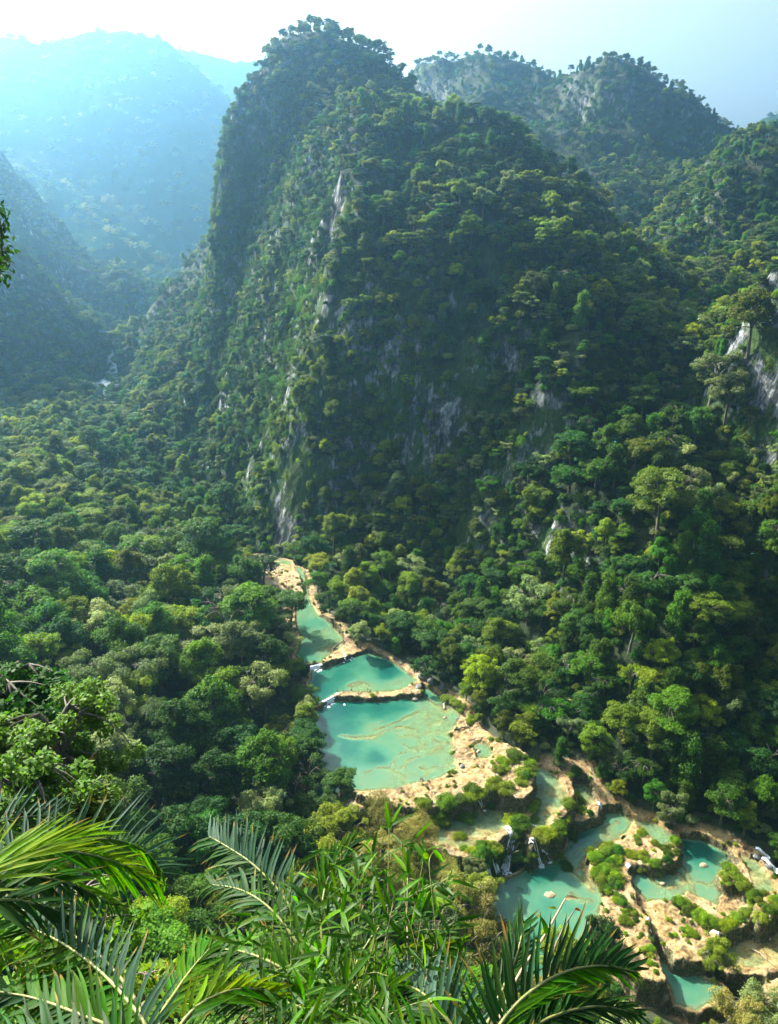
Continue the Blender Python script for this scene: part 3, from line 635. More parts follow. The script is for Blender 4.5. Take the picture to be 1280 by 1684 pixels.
# ------------------------------------------------------------------ haze
m, nt, N, L = new_mat('haze')
out = nd(nt, 'ShaderNodeOutputMaterial'); pv = nd(nt, 'ShaderNodeVolumePrincipled')
pv.inputs['Color'].default_value = (0.31, 0.67, 1.0, 1); pv.inputs['Density'].default_value = 0.00025
pv.inputs['Anisotropy'].default_value = 0.83
L.new(pv.outputs[0], out.inputs['Volume']); M['haze'] = m
hx, hy0, hy1, hz0, hz1 = 3500.0, -3500.0, 3500.0, -26.5, 700.0
V = [(x, y, z) for z in (hz0, hz1) for x, y in ((-hx, hy0), (hx, hy0), (hx, hy1), (-hx, hy1))]
o = new_obj('haze', mesh_np('haze', V, [(0, 3, 2, 1), (4, 5, 6, 7), (0, 1, 5, 4), (1, 2, 6, 5), (2, 3, 7, 6), (3, 0, 4, 7)], [m]))
tag(o, 'pale blue haze filling the valley air', kind='stuff')
# ------------------------------------------------------------------ foliage meshes
def unit(v): return v / (np.linalg.norm(v, axis=-1, keepdims=True) + 1e-9)
def leaf_quads(C, Nrm, Dir, ln, wd, fold=0.25):
    """rhombic leaves at C, normal Nrm, axis Dir"""
    n = len(C); Dir = unit(Dir - Nrm * (Dir * Nrm).sum(-1, keepdims=True)); S = np.cross(Nrm, Dir)
    ln = np.broadcast_to(ln, (n,))[:, None]; wd = np.broadcast_to(wd, (n,))[:, None]
    a = C; b = C + Dir * ln * .5 + S * wd * .5 - Nrm * wd * fold; c = C + Dir * ln - Nrm * ln * .15; d = C + Dir * ln * .5 - S * wd * .5 - Nrm * wd * fold
    V = np.stack([a, b, c, d], 1).reshape(-1, 3)
    return V, np.arange(4 * n).reshape(n, 4)
def clump(g, c, r, n, size, R, flat=0.7, droop=0.0, up=0.5, aspect=0.62, low=-0.35):
    """a leafy clump: leaves on and just under an ellipsoid"""
    d = unit(R.normal(size=(n, 3))); d[:, 2] = np.where(d[:, 2] < low, -d[:, 2] * .6, d[:, 2]); d = unit(d)
    rad = r * (0.72 + 0.34 * R.random((n, 1)) ** .6)
    rad = rad * (1 + .30 * np.sin(d[:, :1] * 5 + c[0] * 3) * np.cos(d[:, 1:2] * 4 + c[1] * 2) + .16 * np.sin(d[:, 2:3] * 11 + c[0]) * np.cos(d[:, :1] * 9 + c[1])) + (R.random((n, 1)) < .08) * r * .3 * R.random((n, 1))
    Pp = np.asarray(c) + d * rad * np.array([1, 1, flat])
    nr = unit(d * .7 + R.normal(size=(n, 3)) * .45 + np.array([0, 0, up]))
    ax = unit(d + R.normal(size=(n, 3)) * .6 + np.array([0, 0, -droop]))
    s = size * (0.7 + .6 * R.random(n))
    g.add(*leaf_quads(Pp, nr, ax, s, s * aspect))
def limb(gt, a, b, r0, r1, R, seg=4, sag=0.12):
    a = np.asarray(a, float); b = np.asarray(b, float); t = np.linspace(0, 1, 5)[:, None]
    p = a + (b - a) * t; L = np.linalg.norm(b - a)
    p = p + np.sin(t * math.pi) * np.array([R.normal() * .06, R.normal() * .06, sag]) * L
    gt.tube(p, np.linspace(r0, r1, 5), seg, cap=False)

def make_tree(kind, leaf, seed, size=0.5, dens=1.0, H=14.0, Rr=5.2):
    """returns trunk mesh, crown mesh; unit tree about H high with crown radius Rr"""
    R = np.random.default_rng(seed); gt = Geo(); g = Geo()
    ctr = []
    if kind == 'dome':
        ex, ey, ph = .8 + .45 * R.random(), .75 + .3 * R.random(), R.random() * 6
        for k in range(52):
            a = R.random() * 2 * math.pi; q = R.random() ** .55; rr = q * Rr * .9 * (1 + .18 * math.sin(a * 3 + ph))
            z = H - 2.2 - (q ** 2) * 4.4 + R.normal() * .9
            ctr.append((math.cos(a) * rr * ex, math.sin(a) * rr * ey, z, Rr * (.13 + .13 * R.random()), .7, .5))
        fork = H * .45
    elif kind == 'lobed':
        ex, ey = .8 + .5 * R.random(), .7 + .35 * R.random()
        for k in range(10):
            a = R.random() * 2 * math.pi; q = R.random() ** .5; rr = q * Rr * .78
            cz = H - 2.6 - R.random() * 5.0 - q * 1.2; w_ = .6 + .7 * R.random()
            for j in range(int(R.integers(4, 9))):
                ctr.append((math.cos(a) * rr * ex + R.normal() * w_, math.sin(a) * rr * ey + R.normal() * w_, cz + R.normal() * .6 * w_, Rr * (.11 + .13 * R.random()), .75, .5))
        fork = H * .4
    elif kind == 'flat':
        for k in range(34):
            a = R.random() * 2 * math.pi; q = R.random() ** .5; lay = int(R.integers(0, 3)); rr = q * Rr * (1.05 - .18 * lay)
            z = H - 5.4 + lay * 1.9 - q * .9 + R.normal() * .2
            ctr.append((math.cos(a) * rr, math.sin(a) * rr, z, Rr * (.2 + .1 * R.random()), .38, .9))
        fork = H * .5
    elif kind == 'column':
        for k in range(34):
            a = R.random() * 2 * math.pi; h = R.random(); rr = R.random() ** .5 * Rr * (.5 - .22 * h)
            ctr.append((math.cos(a) * rr, math.sin(a) * rr, 2.5 + h * (H - 4), Rr * (.2 + .1 * R.random()), 1.25, .2))
        fork = H * .6
    elif kind == 'open':
        for k in range(15):
            a = R.random() * 2 * math.pi; q = R.random() ** .45; rr = q * Rr * .95
            ctr.append((math.cos(a) * rr, math.sin(a) * rr, H - 2 - q * 2.5 - R.random() * 3.5, Rr * (.17 + .1 * R.random()), .6, .7))
        fork = H * .4
    elif kind == 'bush':
        for k in range(16):
            a = R.random() * 2 * math.pi; q = R.random() ** .5; rr = q * Rr * .7
            ctr.append((math.cos(a) * rr, math.sin(a) * rr, H * (.72 - .38 * q * q) * (.5 + .5 * R.random()), Rr * (.26 + .12 * R.random()), .85, .5))
        fork = H * .12
    droop = .9 if kind == 'column' else .25
    lean = R.normal(size=2) * .5
    top = np.array([lean[0], lean[1], fork]); base = np.array([0, 0, -3.0])
    tr = .34 if kind != 'bush' else .12
    gt.tube([base, (lean[0] * .2, lean[1] * .2, fork * .35), top], [tr * 1.5, tr, tr * .75], 7, cap=False)
    hubs = []
    for k in range(5 if kind != 'bush' else 4):
        a = k * 2 * math.pi / 5 + R.random(); q = Rr * .38
        h = np.array([top[0] + math.cos(a) * q, top[1] + math.sin(a) * q, fork + (H - fork) * .42]); hubs.append(h)
        limb(gt, top, h, tr * .6, tr * .36, R, 5)
    for (x, y, z, r, fl, up) in ctr:
        c = np.array([x, y, z])
        h = min(hubs + [top], key=lambda q: np.linalg.norm(q - c))
        limb(gt, h, c - np.array([0, 0, r * fl * .5]), tr * .3, tr * .08, R, 3)
        n = int(dens * 30 * (r / size) ** 2) + 6
        clump(g, c, r, n, size, R, fl, droop, up)
    return gt.mesh('trunk', [M['bark']], True), g.mesh('crown', [M[leaf]])

def make_vine(leaf, seed, size=.4):
    """vines hanging down a rock wall"""
    R = np.random.default_rng(seed); g = Geo()
    for k in range(12):
        x, y = R.normal(size=2) * 1.5; z = 1.0 - R.random() * 6.5; r = .6 + R.random() * .6
        clump(g, (x, y, z), r, int(24 * (r / size) ** 2), size, R, 1.9, 1.2, .1)
    return g.mesh('foliage', [M[leaf]])
def make_dead(seed, mat='bark_pale', H=9.0):
    R = np.random.default_rng(seed); g = Geo()
    def rec(p, d, L, r, k):
        pts = [p]; q = np.array(p, float); dd = d
        for i in range(4):
            dd = unit(dd + R.normal(size=3) * .16); q = q + dd * L / 4; pts.append(q)
        g.tube(pts, np.linspace(r, r * .5, 5), 4 if k else 5, cap=False)
        if k < 4:
            for j in range(3 + (k > 1)):
                s = pts[2 + j % 3]
                rec(s, unit(dd + R.normal(size=3) * .62), L * (.5 + .22 * R.random()), r * .45, k + 1)
    rec(np.array([0, 0, -1.5]), np.array([0, 0, 1.0]), H * .6, .17, 0)
    return g.mesh('branches', [M[mat]])

SPEC = [  # kind, leaf, seed, leaf size, words
 ('dome', 'leaf_dark', 1, .40, 'dark green', 'domed'), ('dome', 'leaf_mid', 2, .40, 'green', 'domed'), ('dome', 'leaf_olive', 3, .38, 'olive', 'domed'),
 ('lobed', 'leaf_mid', 4, .40, 'green', 'lumpy'), ('lobed', 'leaf_grey', 5, .36, 'grey green', 'lumpy'), ('lobed', 'leaf_dark', 6, .40, 'dark green', 'lumpy'),
 ('lobed', 'leaf_olive', 7, .38, 'olive', 'lumpy'), ('flat', 'leaf_mid', 8, .42, 'green', 'flat layered'), ('flat', 'leaf_olive', 9, .40, 'olive', 'flat layered'), ('flat', 'leaf_dark', 10, .42, 'dark green', 'flat layered'),
 ('column', 'leaf_mid', 11, .45, 'green', 'narrow vine-draped'), ('open', 'leaf_yellow', 12, .46, 'yellow green', 'loose open'), ('open', 'leaf_grey', 13, .42, 'grey green', 'loose open'),
 ('dome', 'leaf_grey', 14, .36, 'grey green', 'domed'), ('dome', 'leaf_yellow', 15, .38, 'yellow green', 'domed'),
]
PROTO = [make_tree(k, lf, sd, size=sz) + (cw, sw) for k, lf, sd, sz, cw, sw in SPEC]
FINE = [make_tree('lobed', 'leaf_tan', 31, size=.24, dens=.8) + ('pale tan', 'fine-leaved'), make_tree('lobed', 'leaf_olive', 32, size=.27) + ('olive', 'fine-leaved'),
        make_tree('dome', 'leaf_mid', 33, size=.30) + ('green', 'fine-leaved domed'), make_tree('lobed', 'leaf_grey', 34, size=.28) + ('grey green', 'fine-leaved lumpy'),
        make_tree('bush', 'leaf_tan', 35, size=.16, dens=.5, H=8, Rr=4.5) + ('pale tan', 'thicket'), make_tree('lobed', 'leaf_dark', 36, size=.32) + ('dark green', 'fine-leaved lumpy'),
        make_tree('open', 'leaf_yellow', 37, size=.3) + ('yellow green', 'fine-leaved open'), make_tree('flat', 'leaf_mid', 38, size=.3) + ('green', 'fine-leaved layered')]
VINES = [make_vine('leaf_mid', 41), make_vine('leaf_olive', 42), make_vine('leaf_dark', 43), make_vine('leaf_rim', 44)]
SHRUB = [make_tree('bush', lf, 50 + k, size=.34, H=4.2, Rr=2.2)[1] for k, lf in enumerate(['leaf_mid', 'leaf_dark', 'leaf_olive', 'leaf_grey'])]
RIMB = [make_tree('bush', lf, 60 + k, size=.15, dens=.8, H=1.5, Rr=1.45)[1] for k, lf in enumerate(['leaf_rim', 'leaf_rim', 'leaf_olive', 'leaf_mid'])]
DEAD = [make_dead(71), make_dead(72)]

# ------------------------------------------------------------------ where the trees stand
def seen(P):
    """which points show past the terrain from the camera"""
    C = np.array([0, 0, HC]); ok = np.ones(len(P), bool)
    for t in np.linspace(0.06, 0.97, 90):
        q = C + (P - C) * t
        dist = np.linalg.norm((P - C) * (1 - t), axis=1)
        g = gsample(BASE, q[:, 0], q[:, 1]) + np.where(dist > 22, 6.0, 0.0) * (q[:, 1] > 60)
        ok &= ~((g > q[:, 2]) & (dist > 8))
    return ok
# area-weighted candidates over the country
cz_s = (SLOPE[:-1, :-1] + SLOPE[1:, 1:]) / 2
area = GS * GS * np.sqrt(1 + cz_s ** 2)
fx, fy, fd = project(np.stack([cx.ravel(), cy.ravel(), ((BASE[:-1, :-1] + BASE[1:, 1:]) / 2).ravel()], -1))
infr = ((fx > -260) & (fx < 1540) & (fy > -120) & (fy < 1900) & (fd > 10) & (cy.ravel() > 60)).reshape(cx.shape)
wgt = (area * infr).ravel(); cum = np.cumsum(wgt)
def scatter(n, rmin_fn, seed, accept):
    R = np.random.default_rng(seed)
    idx = np.searchsorted(cum, R.random(n) * cum[-1])
    x = cx.ravel()[idx] + (R.random(n) - .5) * GS; y = cy.ravel()[idx] + (R.random(n) - .5) * GS
    ok = accept(x, y); x = x[ok]; y = y[ok]; z = ground(x, y)
    r = rmin_fn(x, y, z); keep = []
    cell = 6.0; D = {}
    for k in range(len(x)):
        c = (int(x[k] // cell), int(y[k] // cell), int(z[k] // cell)); good = True; m = int(r[k] // cell) + 1
        for a in range(c[0] - m, c[0] + m + 1):
            for b in range(c[1] - m, c[1] + m + 1):
                for e in range(c[2] - m, c[2] + m + 1):
                    for j in D.get((a, b, e), ()):
                        if (x[j] - x[k]) ** 2 + (y[j] - y[k]) ** 2 + (z[j] - z[k]) ** 2 < r[k] ** 2: good = False; break
                    if not good: break
                if not good: break
            if not good: break
        if good: D.setdefault(c, []).append(k); keep.append(k)
    keep = np.array(keep); return x[keep], y[keep], z[keep]

RT = np.random.default_rng(99)
def slope_at(x, y): return gsample(SLOPE, x, y)
def acc_tree(x, y):
    s = slope_at(x, y); p = np.clip(1.5 - (s - 1.2) / 1.0, 0.3, 1) * np.where(bare_rock(x, y), .05, 1)
    return (RT.random(len(x)) < p) & (river_dist(x, y) > 2.2)
tx, ty, tz = scatter(110000, lambda x, y, z: np.where((y < 340) & (x < -20), 8.0, np.where((y < 330) & (slope_at(x, y) < 1.2), 5.8, np.where((slope_at(x, y) > .9) & (y < 700), 3.25, np.where((y < 430) | (z < 60), 5.2, np.where(y < 700, 4.6, 7.0))))), 5, acc_tree)
TREES = []      # x, y, z, rot, scale, proto list, index
def add_tree(x, y, z, s, lib, idx, rot=None): TREES.append([x, y, z, RT.random() * 6.283 if rot is None else rot, s, lib, idx])

# trees one can pick out, placed where they stand: (px, py of crown centre, crown radius px, lib, idx)
HAND = [
 # dry thicket and bushes between the palms and the big pool
 (560, 1345, 42, 'F', 1), (625, 1335, 46, 'F', 4), (690, 1352, 44, 'F', 4), (505, 1350, 40, 'F', 1), (610, 1385, 55, 'F', 0), (680, 1400, 48, 'F', 4), (540, 1395, 50, 'F', 1),
 (735, 1440, 42, 'F', 4), (760, 1470, 55, 'F', 0), (810, 1500, 58, 'F', 0), (720, 1500, 50, 'F', 3), (660, 1450, 50, 'F', 4), (870, 1550, 38, 'F', 3), (930, 1560, 42, 'F', 1), (780, 1420, 24, 'F', 3),
 (960, 1620, 40, 'F', 1), (1010, 1660, 40, 'F', 3), (900, 1620, 45, 'F', 0),
 (1248, 1628, 50, 'F', 0), (1215, 1680, 36, 'F', 0), (1275, 1665, 50, 'F', 3), (1085, 1690, 22, 'F', 6),
 # left bank, near; dark leaf kinds carry the backlit shade
 (395, 1360, 55, 'F', 5), (440, 1300, 45, 'F', 3), (345, 1270, 50, 'F', 5), (250, 1240, 58, 'F', 5), (300, 1190, 52, 'F', 2), (390, 1215, 45, 'F', 5), (455, 1225, 40, 'F', 2), (200, 1300, 60, 'F', 5),
 (130, 1090, 52, 'F', 3), (200, 1095, 52, 'F', 3), (215, 1130, 42, 'F', 1), (95, 1060, 34, 'F', 6), (260, 1180, 45, 'F', 7), (350, 1150, 45, 'P', 1), (330, 1330, 55, 'F', 5), (270, 1350, 60, 'F', 5), (100, 1180, 50, 'F', 5),
 (430, 1120, 38, 'P', 4), (470, 1180, 26, 'P', 11), (495, 1230, 24, 'P', 0), (480, 1290, 36, 'P', 5), (440, 1060, 36, 'P', 1), (395, 1040, 38, 'P', 13), (460, 1100, 26, 'P', 6), (500, 1160, 18, 'P', 4), (505, 1320, 30, 'P', 0),
 (330, 1075, 40, 'P', 1), (250, 1010, 40, 'P', 1), (300, 1000, 40, 'P', 6), (120, 1000, 34, 'P', 14), (215, 1000, 30, 'P', 14), (120, 920, 30, 'P', 14), (175, 915, 26, 'P', 14), (330, 870, 38, 'P', 7), (340, 960, 36, 'P', 3), (400, 925, 32, 'P', 1), (400, 970, 34, 'P', 4),
 (496, 1122, 24, 'P', 3), (490, 1085, 18, 'P', 1), (476, 1055, 22, 'P', 4), (466, 1020, 20, 'P', 12), (502, 1165, 26, 'P', 2), (512, 1205, 26, 'P', 9), (520, 1262, 34, 'P', 5), (542, 1318, 26, 'P', 9), (500, 1230, 30, 'P', 0), (445, 1000, 17, 'P', 4),
 # right bank
 (1000, 800, 1, 'P', 8), (1090, 800, 48, 'P', 8), (1130, 770, 30, 'P', 12), (1090, 1080, 24, 'P', 14), (1040, 1100, 24, 'P', 11), (850, 1100, 38, 'P', 2), (790, 1090, 30, 'P', 14), (740, 1060, 28, 'P', 2), (860, 1180, 30, 'P', 6),
 (930, 900, 34, 'P', 2), (870, 970, 34, 'P', 4), (820, 1030, 34, 'P', 2), (960, 880, 20, 'P', 11), (1005, 1235, 18, 'P', 12), (1020, 1290, 14, 'P', 14), (600, 1040, 20, 'P', 13), (760, 1135, 16, 'P', 6), (700, 1080, 22, 'P', 3),
 (1180, 580, 40, 'P', 4), (1240, 520, 42, 'P', 2), (1200, 640, 34, 'P', 13), (940, 760, 30, 'P', 3), (1000, 720, 28, 'P', 1), (1050, 720, 30, 'P', 6), (775, 370, 22, 'P', 14), (1060, 650, 26, 'P', 7),
]
hand_xy = []
for px, py, rp, lib, idx in HAND:
    if rp < 5: continue
    L_ = PROTO if lib == 'P' else FINE
    hh = 10.8 if not (lib == 'F' and idx == 4) else 4.0; rr0 = 5.2 if not (lib == 'F' and idx == 4) else 4.5
    best = None
    for t in np.arange(62, 620, 1.5):
        q = at_d(px, py, t); s = rp * t / FPX / rr0
        gz = float(ground(q[0], q[1]))
        if q[2] - s * hh <= gz: best = (q, s, gz); break
    if best is None: continue
    q, s, gz = best
    if river_dist(q[0], q[1]) < 1.0:        # keep roots out of the pools: step back towards the bank
        for t2 in np.arange(0, 14, .5):
            a = RT.random() * 6.28
            x2, y2 = q[0] + math.cos(a) * t2, q[1] + math.sin(a) * t2
            if river_dist(x2, y2) > 1.0: q = np.array([x2, y2, q[2]]); gz = float(ground(x2, y2)); break
    add_tree(q[0], q[1], gz, s, lib, idx); hand_xy.append((q[0], q[1], s * rr0))
hx_ = np.array(hand_xy)
for x, y, z in zip(tx, ty, tz):
    d = np.hypot(hx_[:, 0] - x, hx_[:, 1] - y)
    if (d < hx_[:, 2] * .85 + 1.0).any(): continue
    if y < 128 and 36 < x < 92: continue
    near = y < 150
    s = 0.78 + .42 * RT.random() ** 1.2 + (.22 if RT.random() < .12 else 0)
    sl = float(slope_at(x, y))
    if y < 340 and x < -20: s *= 1.3
    if y > 300: s *= .86
    if y > 400 and z > 60: s *= .82
    if y > 560 and z > 120: s *= .85
    if sl > .9 and y > 250: s *= .54 + .34 * RT.random() ** 3
    elif sl > 1.2: s *= .75
    dr = float(river_dist(x, y))
    if dr < 8:
        s *= .72
    # patches of one kind next to each other
    f = float(vnoise(np.array([x / 38.]), np.array([y / 38.]))[0]) + RT.normal() * .45
    if near:
        idx = int(RT.choice([5, 2, 5, 3, 5, 7, 1])); lib = 'F'  # mostly dark-leaved kinds, putting the backlit shade into the leaf colour
    else:
        lib = 'P'
        if f < -.45: idx = int(RT.choice([0, 5, 9, 10, 1, 3]))
        elif f < .1: idx = int(RT.choice([1, 3, 7, 10, 2, 5, 6]))
        elif f < .5: idx = int(RT.choice([2, 6, 8, 4, 1, 3]))
        else: idx = int(RT.choice([4, 13, 12, 2, 14, 11, 6]))
    if not near and x < 18 and 312 < y < 385 and z > 14 and RT.random() < .7: idx = int(RT.choice([14, 2, 6, 11, 8]))  # yellower kinds here put the sunlight on the arris into leaf colour
    if -80 < x < -30 and 325 < y < 425: s *= .62
    add_tree(x, y, z, s, lib, idx)

# biggest in view become things of their own
A = np.array([[t[0], t[1], t[2] + 10.5 * t[4], t[4]] for t in TREES])
px_, py_, dep_ = project(A[:, :3])
rad_ = 5.2 * A[:, 3] * FPX / np.maximum(dep_, 5)
vis = seen(A[:, :3]) & (px_ > -10) & (px_ < 1290) & (py_ > 0) & (py_ < 1690) & (dep_ > 5)
# hidden by the palms and bamboo in front of the lookout: still seen in part
order = np.argsort(-np.where(vis, rad_, -1))[:300]
chosen = set(int(i) for i in order if vis[i])

def region_of(px, py, x, y):
    if py > 1290 and px < 480 and y < 200: return 'in the dark hollow behind the palms'
    if y < 175 and px > 1080 and py > 1500: return 'beside the lowest pool'
    if y < 150 and 640 < px < 1080 and py > 1420: return 'behind the bamboo and dark palm'
    if 480 < px < 800 and 1290 < py < 1480: return 'between the bamboo and the big pool'
    if px < 250 and 1020 < py < 1300: return 'behind the bright leafy edge tree'
    if px < 560 and py > 1020 and px > 360: return 'on the left bank beside the green pools'
    if px < 560 and py > 1020: return 'on the left bank below the dark gap'
    if 360 < px < 500 and 860 < py <= 1020: return 'left of the narrow tan rapids'
    if px <= 360 and 860 < py <= 1020: return 'in the middle of the left valley forest'
    if px < 480 and 700 < py <= 860: return 'in the hazy valley forest left of the cliff foot'
    if px < 480 and py <= 700: return 'in the blue haze of the gorge'
    if px > 1060 and 420 < py < 700: return 'on the bright slope above the blue rock'
    if px > 980 and 690 < py < 900: return 'on the sunlit spur left of the blue rock'
    if px > 1000 and py >= 1150: return 'in deep shade above the lower pools'
    if px > 980 and py >= 900: return 'in the shaded hollow on the right'
    if px > 820 and 1150 <= py: return 'at the right bank above the shallow terraces'
    if px > 700 and 980 <= py: return 'on the right bank above the big pool'
    if px > 480 and 880 <= py: return 'on the leafy slope right of the narrow channel'
    if px > 800 and 640 < py: return 'below the shadowed cliff'
    if px > 470 and 640 < py: return 'at the foot of the grey cliff'
    if px > 1060: return 'on the hill at the upper right edge'
    if py < 220 and px > 760: return 'on the far right-hand summit'
    if py < 300: return 'near the top of the big mountain'
    if px < 600: return 'on the lit left face of the big mountain'
    return 'on the upper cliff of the big mountain'
tree_objs = []
for i in sorted(chosen):
    x, y, z, rot, s, lib, idx = TREES[i]
    tm, cm, cw, sw = (PROTO if lib == 'P' else FINE)[idx]
    r = empty('broadleaf_tree' if not (lib == 'F' and idx == 4) else 'thicket', (x, y, z - .2)); r.rotation_euler = (0, 0, rot); r.scale = (s * (.9 + .25 * RT.random()), s * (.9 + .25 * RT.random()), s * (0.85 + .3 * RT.random()))
    a = new_obj('trunk', tm, r); b_ = new_obj('crown', cm, r)
    size = 'tall' if s > 1.05 else ('small' if s < .6 else '')
    lab = (size + ' ' + cw + ' ' + sw + (' tree ' if r.name[0] == 'b' else ' ')).strip() + ' ' + region_of(px_[i], py_[i], x, y)
    r['category'] = 'tree' if r.name[0] == 'b' else 'thicket'
    if len(lab.split()) > 13: lab = lab.replace('fine-leaved ', '').replace('lumpy ', '')
    lab = ' '.join(lab.split()[:12]) if False else lab
    tree_objs.append([r, ' '.join(lab.split()), px_[i], py_[i]])
# tell apart those that look alike by their order across the picture
for t in tree_objs:
    if len(t[1].split()) > 12: t[1] = t[1].replace('fine-leaved ', '').replace('layered ', '')
by = {}
for t in tree_objs: by.setdefault(t[1], []).append(t)
ORD = ['leftmost', 'second from left', 'third from left', 'fourth from left', 'fifth from left', 'sixth from left', 'seventh from left', 'eighth from left', 'ninth from left', 'tenth from left', 'eleventh from left', 'twelfth from left', 'thirteenth from left', 'fourteenth from left', 'fifteenth from left', 'sixteenth from left']
for lab, L_ in by.items():
    if 1 < len(L_) <= 16:
        L_.sort(key=lambda t: t[2])
        for k, t in enumerate(L_):
            w = ORD[k] if k < len(L_) - 1 else 'rightmost'
            t[0]['label'] = w + ' ' + lab if w in ('leftmost', 'rightmost') else lab + ', ' + w
            t[0]['group'] = 'forest trees'
    else:
        for t in L_:
            t[0]['label'] = lab; t[0]['group'] = 'forest trees' if len(L_) == 1 else lab + ' (alike)'

for t in tree_objs:
    for w in ('lumpy ', 'domed ', 'layered ', 'bright ', 'fine-leaved ', 'tall ', 'small ', 'flat '):
        if len(t[0]['label'].replace(',', '').split()) > 16: t[0]['label'] = t[0]['label'].replace(w, '', 1)
# ------------------------------------------------------------------ the rest of the forest: one body each
def stuff(name, pts, rots, scls, idxs, meshes, label, tilt=None):
    """points instanced with geometry nodes; each source mesh is itself seen in the scene"""
    pts = np.asarray(pts, float)
    me = bpy.data.meshes.new(name); me.vertices.add(len(pts)); me.vertices.foreach_set('co', pts.astype(np.float32).ravel())
    add_attr(me, 'rot', rots)
    _r = np.random.default_rng(len(pts)); _s = np.asarray(scls, float)[:, None] * (1 + (_r.random((len(pts), 3)) - .5) * np.array([.3, .3, .45]))
    a = me.attributes.new('scl', 'FLOAT_VECTOR', 'POINT'); a.data.foreach_set('vector', _s.astype(np.float32).ravel())
    a = me.attributes.new('idx', 'INT', 'POINT'); a.data.foreach_set('value', np.asarray(idxs, np.int32))
    o = new_obj(name, me)
    ng = bpy.data.node_groups.new(name, 'GeometryNodeTree')
    ng.interface.new_socket('Geometry', in_out='INPUT', socket_type='NodeSocketGeometry'); ng.interface.new_socket('Geometry', in_out='OUTPUT', socket_type='NodeSocketGeometry')
    gi = ng.nodes.new('NodeGroupInput'); go = ng.nodes.new('NodeGroupOutput')
    join = ng.nodes.new('GeometryNodeJoinGeometry')
    ids = ng.nodes.new('GeometryNodeInputNamedAttribute'); ids.data_type = 'INT'; ids.inputs[0].default_value = 'idx'
    rt = ng.nodes.new('GeometryNodeInputNamedAttribute'); rt.data_type = 'FLOAT'; rt.inputs[0].default_value = 'rot'
    sc = ng.nodes.new('GeometryNodeInputNamedAttribute'); sc.data_type = 'FLOAT_VECTOR'; sc.inputs[0].default_value = 'scl'
    cr = ng.nodes.new('ShaderNodeCombineXYZ'); ng.links.new(rt.outputs[0], cr.inputs[2])
    for k, obs in enumerate(meshes):
        inst = ng.nodes.new('GeometryNodeInstanceOnPoints'); cmp_ = ng.nodes.new('FunctionNodeCompare'); cmp_.data_type = 'INT'; cmp_.operation = 'EQUAL'
        ng.links.new(ids.outputs[0], cmp_.inputs[2]); cmp_.inputs[3].default_value = k
        j2 = ng.nodes.new('GeometryNodeJoinGeometry')
        for ob in obs:
            oi = ng.nodes.new('GeometryNodeObjectInfo'); oi.inputs[0].default_value = ob; oi.transform_space = 'ORIGINAL'
            ng.links.new(oi.outputs['Geometry'], j2.inputs[0])
        ng.links.new(gi.outputs[0], inst.inputs['Points']); ng.links.new(cmp_.outputs[0], inst.inputs['Selection'])
        ng.links.new(j2.outputs[0], inst.inputs['Instance']); ng.links.new(cr.outputs[0], inst.inputs['Rotation']); ng.links.new(sc.outputs[0], inst.inputs['Scale'])
        ng.links.new(inst.outputs[0], join.inputs[0])
    ng.links.new(join.outputs[0], go.inputs[0])
    md = o.modifiers.new('scatter', 'NODES'); md.node_group = ng
    tag(o, label, kind='stuff'); return o

# source objects: parts of trees that stand in the scene
SRC = {}
for r, lab, a, b_ in tree_objs:
    tr, crn = [c for c in r.children]
    SRC.setdefault(crn.data.name, (tr, crn)) if 'trunk' in tr.name else SRC.setdefault(tr.data.name, (crn, tr))
def rest(libn, lib, name, label):
    ids = [i for i in range(len(TREES)) if i not in chosen and TREES[i][5] == libn]
    if not ids: return
    srcs = []
    remap = {}
    for k in range(len(lib)):
        s_ = SRC.get(lib[k][1].name)
        if s_: remap[k] = len(srcs); srcs.append(list(s_))
    T = [TREES[i] for i in ids]; have = sorted(remap)
    stuff(name, [(t[0], t[1], t[2] - .3) for t in T], [t[3] for t in T], [t[4] for t in T], [remap.get(t[6], remap[have[t[6] % len(have)]]) for t in T], srcs, label)
rest('P', PROTO, 'forest', 'dense rainforest canopy covering the valley and mountains')
rest('F', FINE, 'undergrowth_trees', 'leafy trees filling the slope under the lookout')
print('trees', len(TREES), 'things', len(chosen), 'min px radius', min(rad_[list(chosen)]))
# ------------------------------------------------------------------ shrubs and vines on slopes and rock
def acc_cliff(x, y):
    s = slope_at(x, y)
    f = fbm(x, y, 16, 3, 21.0)
    p = np.clip((s - .9) / .5, 0, 1) * np.where(bare_rock(x, y), .10, 1) * (y < 700) * (y > 150) * (river_dist(x, y) > 3)
    return RT.random(len(x)) < p
vx, vy, vz = scatter(90000, lambda x, y, z: np.full(len(x), 2.7), 6, acc_cliff)
def acc_floor(x, y):
    s = slope_at(x, y)
    return (y < 380) & (y > 60) & (s < 2.0) & (river_dist(x, y) > 1.6)
fx_, fy_, fz_ = scatter(60000, lambda x, y, z: np.where(river_dist(x, y) < 12, 2.1, np.where(y < 330, 2.9, 4.2)), 8, acc_floor)
